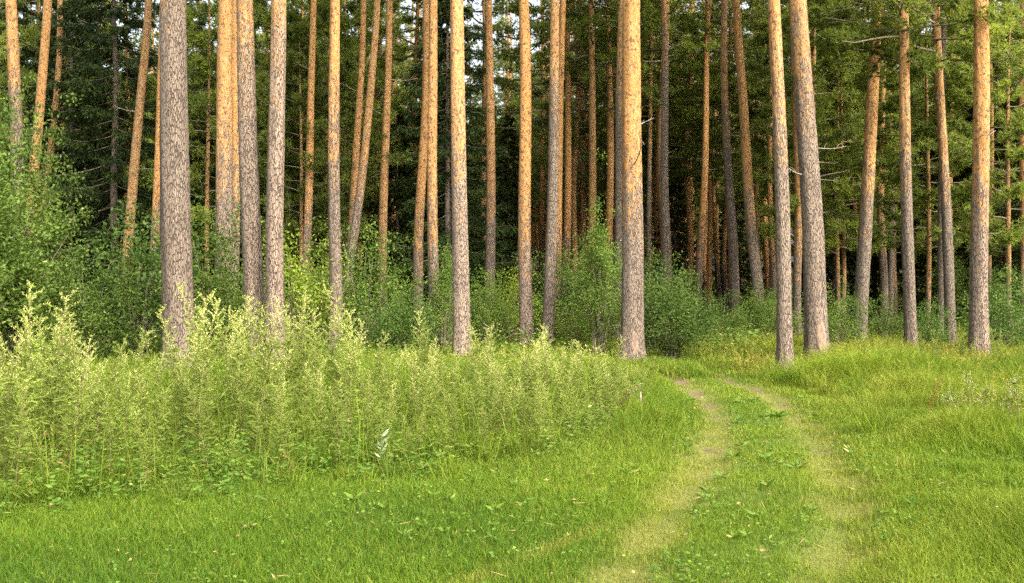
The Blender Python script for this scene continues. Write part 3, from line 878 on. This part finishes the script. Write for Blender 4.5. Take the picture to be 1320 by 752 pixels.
TR_LIST = [
    # u_top v_top u_base v_base dist width v_change orange grey label twigs low
    (13, 0, 22, 215, 22.5, 16, 105, .35, .2, 'pine with a pale trunk rising out of the big leafy bush', 0),
    (62, 0, 45, 190, 26, 12.5, 300, .45, .4, 'tan pine leaning inward behind the big leafy bush', 0),
    (86, 0, 72, 120, 33, 9, 330, .75, .3, 'thin brown pine half hidden by dark spruce foliage', 2),
    (195, 0, 168, 275, 30, 12, 400, .95, .5, 'smooth reddish-brown pine leaning before the dark spruce', 1),
    (212, 30, 198, 290, 29, 10.5, 290, .15, .2, 'slender orange pine tucked close beside the stoutest grey trunk', 1),
    (223, 0, 232, 440, 17.0, 36, -60, .55, .35, 'stoutest pine of all with rough grey bark over its whole visible trunk', 0),
    (291, 0, 287, 370, 24, 21, 205, .45, .3, 'broad orange pine turning grey low down, touching a thinner orange one', 0),
    (305, 0, 301, 350, 25.5, 11, 235, .35, .3, 'thin orange pine pressed against the broad orange one', 1),
    (317, 0, 328, 415, 19.5, 24, 45, .55, .45, 'grey pine with pinkish flaking upper bark beside the white-scaled one', 0),
    (358, 0, 355, 420, 19.0, 21.5, 60, .75, .95, 'white-scaled pine with pale pinkish flaking bark', 0),
    (408, 0, 390, 385, 31, 10, 285, .3, .2, 'slender orange pine leaning beside the white-scaled one', 1),
    (431, 0, 433, 405, 23, 15, 165, .25, .15, 'pine with speckled orange top and dark brown base above the mugwort', 0),
    (469, 0, 457, 250, 32, 9.5, 270, .35, .4, 'slim orange pine crossing behind the leaning pale one', 2),
    (491, 0, 446, 390, 29, 10.5, 230, .7, .6, 'pale tan pine with the strongest lean, crossing a slim orange one', 0),
    (502, 0, 496, 260, 34, 11, 330, .7, .1, 'brown-orange pine standing upright among the spruces', 2),
    (551, 0, 540, 360, 30, 12, 305, .25, .25, 'orange pine standing close behind another speckled orange one', 1),
    (557, 0, 560, 420, 25, 13, 285, .4, .35, 'speckled orange pine in front of its close twin', 0),
    (590, 0, 595, 420, 21, 20, 188, .45, .5, 'pine with pinkish flakes above and grey plates below in the middle of the row', 0),
    (622, 0, 626, 360, 40, 7, 300, .8, .2, 'thin brown pine half behind a dull orange one', 1),
    (631, 0, 631, 360, 33, 12, 260, .6, .25, 'dull orange pine before the dark spruces', 1),
    (675, 0, 679, 440, 25, 16, 290, .08, .6, 'brightest orange pine, its lower trunk smooth brown', 0),
    (717, 0, 706, 445, 24.5, 13.5, 120, .75, .25, 'greyish pine standing before a bright orange trunk', 0),
    (728, 0, 716, 380, 31, 10, 330, .1, .2, 'bright orange pine close behind a greyish one', 1),
    (749, 0, 751, 320, 46, 6, 330, .6, .3, 'very thin dull pine deep between two stout orange ones', 2),
    (787, 0, 784, 310, 42, 7, 340, .3, .3, 'thin orange pine beside the dark trunk near the thickest orange one', 1),
    (803, 0, 797, 320, 30, 11, 110, .9, .0, 'shaded dark-barked pine hiding behind the thickest orange one', 0),
    (815, 0, 814, 450, 21.5, 26, 235, .12, .3, 'thickest orange pine with grey lower trunk and a pale scar at its foot', 2),
    (838, 40, 838, 340, 40, 6, 200, .7, .1, 'thin grey pine just beyond the thickest orange one', 2),
    (855, 0, 860, 370, 34, 10.5, 60, .8, .5, 'dull grey-brown pine above the dark rounded bush', 2),
    (912, 100, 900, 390, 38, 9, 310, .12, .2, 'slender glowing orange pine whose top vanishes in foliage', 2),
    (932, 0, 947, 405, 32, 10.5, 150, .85, .25, 'dull brown pine curving slightly beside the wood track', 3),
    (946, 0, 980, 410, 31, 13, 260, .4, .1, 'knotty orange-brown pine leaning over behind the bend of the track', 3),
    (975, 30, 977, 350, 44, 6, 300, .5, .2, 'thin brown pine behind the knotty leaning one', 1),
    (998, 0, 1012, 468, 18.2, 17.5, 140, .3, .35, 'pine with speckled orange top standing closest to the grassy track', 0),
    (990, 30, 996, 330, 36, 6, 330, .3, .3, 'thin orange pine showing just beside the pine closest to the track', 1),
    (1025, 0, 1028, 400, 30, 9.5, 310, .15, .2, 'orange pine hidden behind the stout pale grey one', 1),
    (1031, 0, 1053, 452, 20.5, 26, 85, .55, .5, 'stout pale pine with thin dead twigs and a bare scar at its foot', 4),
    (1095, 100, 1096, 330, 45, 5, 0, .8, .6, 'thin whitish-grey trunk in the gap beside a leaning orange pine', 1),
    (1128, 30, 1108, 445, 25, 16, 235, .2, .1, 'orange pine leaning outward with its flank in bright sun', 1, True),
    (1134, 60, 1139, 400, 34, 9, 290, .45, .2, 'orange-brown pine just behind the outward leaning one', 1),
    (1147, 60, 1148, 400, 38, 7.5, 180, .8, .1, 'thin dark pine squeezed between two orange ones', 2),
    (1164, 40, 1175, 455, 22.5, 14, 195, .45, .2, 'tan pine with dark specks and a sunlit edge', 0, True),
    (1210, 45, 1226, 440, 25, 12, 215, .65, .0, 'greenish-tan pine leaning toward the wood with a bare lower trunk', 1, True),
    (1214, 330, 1213, 440, 29, 7, 0, .9, .0, 'dark thin trunk in deep shade behind the greenish-tan pine', 0),
    (1263, 0, 1263, 462, 20.5, 20.5, 235, .10, .75, 'bright orange pine with a pale grey lower trunk standing in tall grass', 2),
    (1277, 120, 1277, 380, 36, 6, 330, .2, .3, 'thin orange pine just behind the bright one in tall grass', 1),
    (1318, 40, 1319, 400, 33, 8, 330, .3, .3, 'slim orange pine cut by the picture edge beyond the bluish bush', 0),
]
for i, e in enumerate(TR_LIST):
    traced_pine(*e[:11], crown=i, low=len(e) > 11, i=i, scar={26: (-1.5, .22, .55, .38), 34 + 1: None, 36: (-1.45, .3, .75, .5)}.get(i))

# ------------------------------------------------------------------ pines deeper in the wood
OCC = [((e[2] - CXP) / FPX * e[4], e[4]) for e in TR_LIST]
rr = random.Random(77)
n_far = 0; tries = 0
while n_far < 252 and tries < 40000:
    tries += 1
    d = 36 + 62 * rr.random() ** 1.0
    x = rr.uniform(-1, 1) * (.6 * d + 3)
    if n_far < 26:
        d = rr.uniform(52, 96); x = place(rr.uniform(330, 570), d)
    u = CXP + x / d * FPX
    if not (650 < u < 1010) and n_far >= 26 and (rr.random() < .5 or n_far > 170): continue
    if any((p[0] - x) ** 2 + (p[1] - d) ** 2 < 1.6 ** 2 for p in OCC): continue
    OCC.append((x, d)); k = n_far % 6
    o = empty('pine_tree', (x, d, float(gz(x, d))), rr.choice([0, math.pi]) + rr.uniform(-.6, .6), rr.uniform(.88, 1.12))
    tag(o, 'slender straight pine deep in the wood behind the front row', 'tree', 'pines deep in the wood')
    t = link('trunk', FARTRUNK[k], o); t['bark_height'] = rr.uniform(.8, 4.5); t['orange_tone'] = rr.uniform(.0, .65); t['grey_tone'] = rr.random() * .5
    c = link('crown', MIDC[rr.randrange(3)] if d < 58 else CROWNS[rr.randrange(5)], o); c.location = (FARLEAN[k] * 10.9, 0, rr.uniform(-6.5, -1.5) if 620 < u < 1030 else rr.uniform(-5.5, 0)); c.rotation_euler = (0, 0, rr.uniform(0, 6.28))
    if d < 60:
        for q in range(1):
            b = link('dead_branch', TWIGS[rr.randrange(7)], o); zz = rr.uniform(4, 11)
            b.location = (FARLEAN[k] * zz, 0, zz); b.rotation_euler = (0, 0, rr.uniform(0, 6.28)); b.scale = (.95,) * 3
    n_far += 1
# young pines
n_y = 0; tries = 0
while n_y < 135 and tries < 5000:
    tries += 1
    d = 31 + 60 * rr.random()
    x = rr.uniform(-1, 1) * (.6 * d + 2); u = CXP + x / d * FPX
    if 650 < u < 1000 and (d < 58 or rr.random() < .5): continue
    if any((p[0] - x) ** 2 + (p[1] - d) ** 2 < 1.5 ** 2 for p in OCC): continue
    if d < 48 and (40 < u < 270 or 470 < u < 670): continue
    OCC.append((x, d))
    o = empty('young_pine', (x, d, float(gz(x, d))), rr.uniform(0, 6.28), rr.uniform(.8, 1.25))
    tag(o, 'young bushy-crowned pine filling the gaps between taller trunks', 'tree', 'young pines between the trunks')
    t = link('trunk', YTRUNK[n_y % 2], o); t['bark_height'] = 1.5; t['orange_tone'] = .7; t['grey_tone'] = .2
    link('crown', YOUNG[n_y % 4], o)
    n_y += 1


def lone_young_pine(u, d, k, s, label):
    x = place(u, d)
    o = empty('young_pine', (x, d, float(gz(x, d))), k * 1.9, s); tag(o, label, 'tree', 'young pines standing free at the edge of the wood')
    t = link('trunk', YTRUNK[k % 2], o); t['bark_height'] = 1.5; t['orange_tone'] = .7; t['grey_tone'] = .2
    link('crown', YOUNG[k % 4], o)


lone_young_pine(1196, 31, 0, .95, 'soft-needled young pine filling the gap behind the greenish-tan pine')
lone_young_pine(1300, 28, 1, .9, 'soft-needled young pine behind the bluish-green bush at the picture edge')
lone_young_pine(1080, 36, 2, 1.0, 'young pine in the gap between the stout pale pine and the outward leaning one')
lone_young_pine(345, 36, 3, 1.1, 'young pine with bright boughs in the gap beside the white-scaled pine')
lone_young_pine(268, 33, 2, 1.05, 'young pine between the stoutest grey trunk and the broad orange one')


def spruce(u, d, k, s, label, group=None, rz=0.):
    x = place(u, d)
    o = empty('spruce_tree', (x, d, float(gz(x, d))), rz, s); tag(o, label, 'tree', group)
    link('trunk', STRUNK[k], o); link('crown', SPRUCES[k], o)
    return o


spruce(148, 33, 2, 1.1, 'big dark spruce with a shaded trunk beside the reddish-brown leaning pine', None, .4)
spruce(92, 36, 0, 1.1, 'dark spruce behind the tan pine and the big leafy bush', None, 1.4)
spruce(20, 39, 2, 1.0, 'tall spruce behind the pale pine at the wood corner', None, 2.2)
spruce(248, 40, 0, 1.0, 'spruce seen in the gap beside the stoutest grey trunk', None, 3.1)
spruce(512, 38, 1, .72, 'small dark spruce beside the brown-orange upright pine', None, 4.0)
spruce(577, 36, 0, 1.1, 'narrow black-green spruce between the speckled pines and the pinkish-flaked one', None, .9)
spruce(655, 42, 1, .75, 'low dark spruce beside the dull orange pine', None, 5.2)
spruce(415, 44, 1, .9, 'spruce standing behind the slender leaning orange pine', None, 2.7)
spruce(1236, 42, 2, .95, 'broad spruce behind the young pines at the sunny end of the wood', None, 1.1)
spruce(1075, 44, 1, .8, 'shaded spruce behind the stout pale pine with dead twigs', None, .2)
spruce(870, 47, 1, .7, 'short spruce in the gap beyond the dull grey-brown pine', None, 3.6)
for k, (u, d, s) in enumerate([(-60, 35, 1.), (10, 47, 1.15), (70, 50, 1.2), (125, 44, 1.2), (400, 56, 1.2), (560, 52, 1.1), (170, 46, .9), (330, 50, 1.), (480, 55, .85), (1150, 50, .9), (1260, 47, 1.05), (1360, 38, 1.), (950, 64, .8), (610, 58, .9)]):
    spruce(u, d, k % 3, s, 'shaded spruce deep in the wood behind other trees', 'spruces deep in the wood', k * 1.3)

# ------------------------------------------------------------------ bushes
B_BIG = [bush_mesh(700 + i, 1.5, 4.4, .078, 620, 42, 'leaf', 'round', .8) for i in range(2)]
B_MID = [bush_mesh(710 + i, .95, 2.2, .06, 190, 40, 'leaf') for i in range(3)]
B_BLUE = [bush_mesh(720 + i, .95, 2.3, .075, 190, 36, 'leaf_blue') for i in range(2)]
B_FULL = bush_mesh(760, .85, 1.8, .055, 300, 40, 'leaf_blue', 'round', .5)
B_YEL = [bush_mesh(730 + i, .8, 2.0, .06, 130, 34, 'leaf_yellow') for i in range(2)]
B_TALL = [bush_mesh(740 + i, 1.0, 3.6, .06, 260, 40, 'leaf', 'tall') for i in range(2)]


def bush(tpl, u, d, vtop, H, label, name='leafy_bush', group=None, rz=0., wide=1.):
    x = place(u, d); s = z_at(vtop, d) / H
    o = empty(name, (x, d, float(gz(x, d))), rz, s); o.scale = (s * wide, s * wide, s)
    tag(o, label, 'bush', group)
    link('foliage', tpl[0], o); link('stems', tpl[1], o)
    return o


bush(B_BIG[0], 8, 17.5, 150, 4.8, 'biggest leafy green bush, taller than a person, at the wood corner', rz=.3, wide=.78)
bush(B_BIG[1], -75, 16, 120, 4.8, 'tall leafy bush cut off by the picture edge', rz=1.3)
bush(B_MID[0], 110, 19.5, 325, 2.3, 'low dark leafy bush at the foot of the biggest bush', rz=2.)
bush(B_BLUE[0], 178, 20.5, 285, 2.4, 'blue-green leafy bush beside the stoutest grey trunk', rz=.5)
bush(B_MID[1], 266, 22, 275, 2.3, 'bright green bush at the foot of the broad orange pine', rz=3.)
bush(B_MID[2], 312, 21.5, 348, 2.3, 'green bush between the broad orange pine and the scaly grey one', rz=4.)
bush(B_YEL[0], 380, 23.5, 300, 2.0, 'yellow-green sapling bush behind the white-scaled pine', rz=.9)
bush(B_YEL[1], 412, 26, 335, 2.0, 'yellowish bush below the slender leaning orange pine', rz=2.2)
bush(B_MID[0], 470, 26, 300, 2.3, 'sunlit green bush behind the leaning pale tan pine', rz=5.)
bush(B_FULL, 518, 23.5, 378, 1.9, 'low dark green bush below the close pair of speckled pines', rz=.2, wide=1.2)
bush(B_TALL[1], 575, 24, 318, 3.7, 'rounded bush behind the pinkish-flaked pine', rz=1.2)
bush(B_MID[1], 626, 26, 356, 2.3, 'rounded bush below the dull orange pine', rz=2.6)
bush(B_YEL[0], 655, 27.5, 345, 2.0, 'pale green bush beside the brightest orange pine', rz=3.9)
bush(B_MID[2], 737, 30, 318, 2.3, 'pale leafy bush in the gap beyond the greyish pine', rz=1.9, wide=1.15)
bush(B_YEL[1], 737, 24.5, 402, 2.0, 'low yellow-green shrub beside the foot of the greyish pine', rz=.4, wide=1.6)
bush(B_TALL[0], 772, 23.5, 272, 3.7, 'bright upright sapling beside the thickest orange pine', name='rowan_sapling', rz=.6)
bush(B_FULL, 866, 22.5, 352, 1.9, 'dense dark bush beside the track beyond the thickest orange pine', rz=1.7, wide=1.1)
bush(B_MID[1], 840, 25, 330, 2.3, 'lighter bush behind the dense dark one', rz=.8)
bush(B_MID[0], 925, 27, 385, 2.3, 'low pale bush where the track enters the wood', rz=2.8, wide=1.5)
bush(B_MID[2], 985, 30, 370, 2.3, 'low bush below the knotty leaning pine', rz=.1, wide=1.4)
bush(B_MID[1], 1078, 23, 372, 2.3, 'leafy bush at the foot of the stout pale pine', rz=4.4)
bush(B_MID[0], 1140, 25.5, 385, 2.3, 'dark low bush behind the outward leaning orange pine', rz=3.3, wide=1.3)
bush(B_BLUE[0], 1200, 24.5, 392, 2.4, 'dark bush between the tan pine and the greenish-tan one', rz=2.9)
bush(B_BLUE[1], 1290, 22, 372, 2.4, 'bluish-green bush beside the bright orange pine in tall grass', rz=5.1, wide=1.2)
bush(B_MID[2], 1345, 24, 340, 2.3, 'bush at the wood edge beyond the bluish one', rz=.7)
allb = B_MID + B_BLUE + B_MID + B_TALL
for k in range(50):
    d = 28 + 46 * rr.random() ** .9
    u = rr.uniform(-60, 1380)
    tpl = allb[rr.randrange(len(allb))]
    x = place(u, d); s = rr.uniform(.45, 1.15) * (.7 if 470 < u < 1010 else 1)
    o = empty('leafy_bush', (x, d, float(gz(x, d))), rr.uniform(0, 6.28), s); o.scale = (s * 1.25, s * 1.25, s)
    tag(o, 'leafy bush of the understorey between trunks deep in the wood', 'bush', 'understorey bushes deep in the wood')
    link('foliage', tpl[0], o); link('stems', tpl[1], o)

# undergrowth of the forest floor: one mass
acc = Acc(); rng = np.random.default_rng(91)
n = 9000
y = 19 + 60 * rng.random(n) ** 1.3; x = rng.uniform(-1, 1, n) * (.6 * y + 2)
a, b = track_d(x, y); keep = np.minimum(a, b) > .9
keep &= ~((y < 21.5) & (x > 1.5) & (x < 6.5)); x, y = x[keep], y[keep]; n = len(x)
hp = (.35 + .5 * (.5 + .5 * wob(x, y, .35, 51))) * sst(17.5, 24, y) * np.where((ucol(x, y) > 985) & (y < 28), .32, 1)
for k in range(16):
    th = rng.uniform(0, 6.283, n); D = np.stack([np.cos(th), np.sin(th), rng.uniform(-.4, .5, n)], 1)
    C = np.stack([x, y, gz(x, y) + .04 + hp * rng.random(n)], 1) + D * rng.uniform(0, .3, n)[:, None] * [1, 1, .3]
    L = rng.uniform(.05, .11, n) * (.8 + y / 60)
    v, f = diamonds(C, D, L, L * .5, rng, .12)
    acc.add(v, f, np.repeat(np.clip(rng.normal(.5, .25, n), 0, 1), 4), np.repeat((rng.random(n) < .06) * .6, 4))
tag(link('forest_undergrowth', acc.mesh('forest_undergrowth', M['leaf'])), kind='stuff')

# the wood far behind, one mass of trunks and crowns
acc = Acc(); rng = np.random.default_rng(93)
src = CROWNS[0]; nv = len(src.vertices); co = np.empty(nv * 3, np.float32); src.vertices.foreach_get('co', co); co = co.reshape(-1, 3)
nf = len(src.polygons); fi = np.empty(nf * 3, np.int32); src.loops.foreach_get('vertex_index', fi); fi = fi.reshape(-1, 3)
mi = np.empty(nf, np.int32); src.polygons.foreach_get('material_index', mi)
nd = np.nonzero(mi == 0)[0]
for k in range(260):
    d = rng.uniform(98, 132); x = rng.uniform(-1, 1) * (.62 * d + 4)
    z = np.linspace(0, 21, 5)
    V, F = tube(np.stack([x + rng.normal(0, .01) * z, d + 0 * z, z], 1), np.linspace(.17, .06, 5), 6); acc.add(V, F, .5, 0, 1, True)
    pick = rng.choice(nd, 1900, replace=False); tri = co[fi[pick]]
    cen = tri.mean(1, keepdims=True); tri = cen + (tri - cen) * 3.3
    th = rng.uniform(0, 6.283); c_, s_ = math.cos(th), math.sin(th)
    tri = np.stack([tri[..., 0] * c_ - tri[..., 1] * s_, tri[..., 0] * s_ + tri[..., 1] * c_, tri[..., 2]], -1)
    low = rng.uniform(-9, 0)
    acc.add(tri.reshape(-1, 3) + [x, d, low], np.arange(len(pick) * 3).reshape(-1, 3), np.repeat(np.clip(rng.normal(.45, .2, len(pick)), 0, 1), 3), 0, 0)
    m = 260
    C = np.stack([x + rng.normal(0, 2, m), d + rng.normal(0, 1.5, m), rng.uniform(0, 1, m) ** 1.5 * 4], 1)
    v, f = diamonds(C, rng.normal(0, 1, (m, 3)), .45, .3, rng); acc.add(v, f, np.repeat(rng.uniform(.2, .8, m), 4), 0, 0)
fw = acc.mesh('far_wood', [M['pine'], M['bark']])
o = link('far_wood', fw); o['bark_height'] = 3.; o['orange_tone'] = .4; o['grey_tone'] = .2
tag(o, kind='stuff')

# ------------------------------------------------------------------ single roadside plants and bits
def dock():
    x, d = px2ground(1191, 552); x = place(1191, 11.4); d = 11.4
    o = empty('dock_stalk', (x, d, float(gz(x, d)))); tag(o, 'rust-red dried dock stalk leaning in the bright grass', 'wild plant')
    r = np.random.default_rng(5); A = Acc(); S = Acc()
    q = np.linspace(0, 1, 8)[:, None]; P = np.array([.20, 0, .58]) * q
    V, F = tube(P, np.linspace(.005, .0025, 8), 6); S.add(V, F, .4, 0, 0, True)
    qq = r.uniform(.42, 1, 230)[:, None]; C = np.array([.20, 0, .58]) * qq + r.normal(0, .012, (230, 3))
    v, f = diamonds(C, r.normal(0, 1, (230, 3)), .014, .006, r); A.add(v, f, np.repeat(r.random(230), 4), 0)
    link('stalk', S.mesh('dock_stalk', M['dock']), o); link('seed_blossom', A.mesh('dock_seeds', M['dock']), o)


dock()


def white_weed(u, v, d, h, label, seed):
    r = np.random.default_rng(seed); x = place(u, d)
    o = empty('white_flowered_weed', (x, d, float(gz(x, d)))); tag(o, label, 'wild plant', 'white-flowered weeds in the verge')
    S, L, W = Acc(), Acc(), Acc()
    P = np.stack([np.linspace(0, r.normal(0, .05), 6), np.zeros(6), np.linspace(0, h, 6)], 1)
    V, F = tube(P, np.linspace(.005, .002, 6), 5); S.add(V, F, smooth=True)
    for k in range(16):
        s = r.uniform(.3, 1); az = r.uniform(0, 6.28); ln = .19 * (1.15 - s)
        b = np.array([np.interp(s, np.linspace(0, 1, 6), P[:, i]) for i in range(3)]); e = b + np.array([math.cos(az) * ln, math.sin(az) * ln, ln * 1.2])
        V, F = tube(np.array([b, (b + e) / 2, e]), [.002, .0016, .001], 4); S.add(V, F, smooth=True)
        m = 5; C = b + (e - b) * r.uniform(.4, 1.05, m)[:, None] + r.normal(0, .012, (m, 3))
        v_, f_ = diamonds(C, r.normal(0, 1, (m, 3)) + [0, 0, .5], .011, .008, r); W.add(v_, f_, np.repeat(r.random(m), 4), 0)
        m = 5; C = b + (e - b) * r.uniform(0, .7, m)[:, None]
        v_, f_ = diamonds(C, r.normal(0, 1, (m, 3)), .05, .012, r); L.add(v_, f_, np.repeat(r.random(m), 4), 0)
    link('stem', S.mesh('weed_stem', M['mug_stem']), o); link('leaves', L.mesh('weed_leaves', M['mug_leaf']), o); link('blossoms', W.mesh('weed_flowers', M['white']), o)


for i, (u, d, h, lab) in enumerate([
        (1223, 11.3, .42, 'short white-flowered weed close to the rust-red dock stalk'),
        (1252, 10.7, .66, 'tall white-flowered weed in the verge beyond the dock stalk'),
        (1271, 11.1, .48, 'thin white-flowered weed between two taller ones'),
        (1301, 10.2, .62, 'white-flowered weed with wide side sprays in the verge'),
        (1316, 10.0, .70, 'white-flowered weed cut by the picture edge')]):
    white_weed(u, 0, d, h, lab, 900 + i)


def stake():
    d = 11.9; x = place(825, d); g = float(gz(x, d))
    r = np.random.default_rng(8)
    A = Acc(); q = np.linspace(0, 1, 9)
    P = np.stack([.012 * np.sin(q * 5), .0 * q, -.05 + .40 * q], 1)
    V, F = tube(P, np.array([.022, .022, .021, .020, .02, .019, .018, .016, .010]) * .8, 8); A.add(V + r.normal(0, .0015, V.shape), F, smooth=True)
    o = link('wooden_stake', A.mesh('wooden_stake', M['twig'])); o.location = (x, d, g); o.rotation_euler = (0, .06, 0)
    tag(o, 'short pale weathered stake in the grass beside the track', 'stake')
    d = 11.6; x = place(779, d); g = float(gz(x, d))
    o = empty('dead_stalk', (x, d, g)); tag(o, 'dry brown seed stalk leaning toward the pale stake', 'wild plant')
    A, S = Acc(), Acc(); tip = np.array([.46, 0, .50]); q = np.linspace(0, 1, 7)[:, None]
    V, F = tube(tip * q + np.array([0, 0, .04]) * np.sin(q * 3.1), np.linspace(.008, .003, 7), 6); S.add(V, F, smooth=True)
    m = 170; qq = r.uniform(.15, 1, m)[:, None]; C = tip * qq + np.array([0, 0, .04]) * np.sin(qq * 3.1) + r.normal(0, .015, (m, 3))
    v, f = diamonds(C, r.normal(0, 1, (m, 3)), .03, .012, r); A.add(v, f, np.repeat(r.random(m), 4), np.repeat(r.uniform(.6, 1, m), 4))
    link('stalk', S.mesh('dead_stalk', M['mug_stem']), o); link('seed_blossom', A.mesh('dead_seeds', M['mug_stem']), o)


stake()


def silver_plant():
    d = 8.45; x = place(489, d); g = float(gz(x, d)); r = np.random.default_rng(12)
    o = empty('silver_leaved_weed', (x, d, g)); tag(o, 'silvery pale-leaved weed at the foot of the mugwort thicket', 'wild plant')
    S, A = Acc(), Acc(); P = np.stack([np.linspace(0, .02, 5), np.zeros(5), np.linspace(0, .36, 5)], 1)
    V, F = tube(P, np.linspace(.004, .002, 5), 5); S.add(V, F, smooth=True)
    C = np.stack([.02 * np.ones(16), np.zeros(16), r.uniform(.14, .36, 16)], 1); az = r.uniform(0, 6.28, 16)
    D = np.stack([np.cos(az), np.sin(az), r.uniform(.5, 1.6, 16)], 1)
    v, f = diamonds(C, D, r.uniform(.06, .12, 16), .024, r, .15); A.add(v, f, np.repeat(r.random(16), 4), 0)
    link('stem', S.mesh('silver_stem', M['mug_stem']), o); link('leaves', A.mesh('silver_leaves', M['silver']), o)


silver_plant()

# ------------------------------------------------------------------ camera, light, sky
cam = bpy.data.cameras.new('camera'); co_ = bpy.data.objects.new('camera', cam); COL.objects.link(co_)
cam.sensor_width = 36; cam.lens = FPX / 1320 * 36; cam.clip_start = .1; cam.clip_end = 2000
co_.location = (0, 0, EYE); co_.rotation_euler = (math.pi / 2, 0, 0)
SC.camera = co_

_az, _el = R(38), R(42)
sdir = Vector((math.sin(_az) * math.cos(_el), -math.cos(_az) * math.cos(_el), math.sin(_el)))
el = math.asin(sdir.z); rot = math.atan2(sdir.x, sdir.y)
sun = bpy.data.lights.new('sun', 'SUN'); so = bpy.data.objects.new('sun', sun); COL.objects.link(so)
so.rotation_euler = (-sdir).to_track_quat('-Z', 'Y').to_euler(); so.location = (10, -10, 30)
sun.energy = 1.3; sun.angle = R(17); sun.color = (1., .90, .70)
w = bpy.data.worlds.new('World'); SC.world = w; w.use_nodes = True
nt = w.node_tree; bg = nt.nodes['Background']
sky = nt.nodes.new('ShaderNodeTexSky'); sky.sky_type = 'NISHITA'; sky.sun_disc = False
sky.sun_elevation = el; sky.sun_rotation = rot; sky.dust_density = 7.; sky.air_density = 1.; sky.ozone_density = .6
hs = nt.nodes.new('ShaderNodeHueSaturation'); hs.inputs['Saturation'].default_value = .5
nt.links.new(sky.outputs[0], hs.inputs['Color']); nt.links.new(hs.outputs[0], bg.inputs[0]); bg.inputs[1].default_value = .15

SC.view_settings.view_transform = 'Standard'; SC.view_settings.look = 'None'
SC.view_settings.exposure = 2.12; SC.view_settings.gamma = 1
SC.cycles.max_bounces = 9; SC.cycles.diffuse_bounces = 7; SC.cycles.transmission_bounces = 5; SC.cycles.glossy_bounces = 2
SC.cycles.use_denoising = False
SC.cycles.use_adaptive_sampling = False
SC.cycles.sample_clamp_indirect = 6
SC.cycles.caustics_reflective = False; SC.cycles.caustics_refractive = False
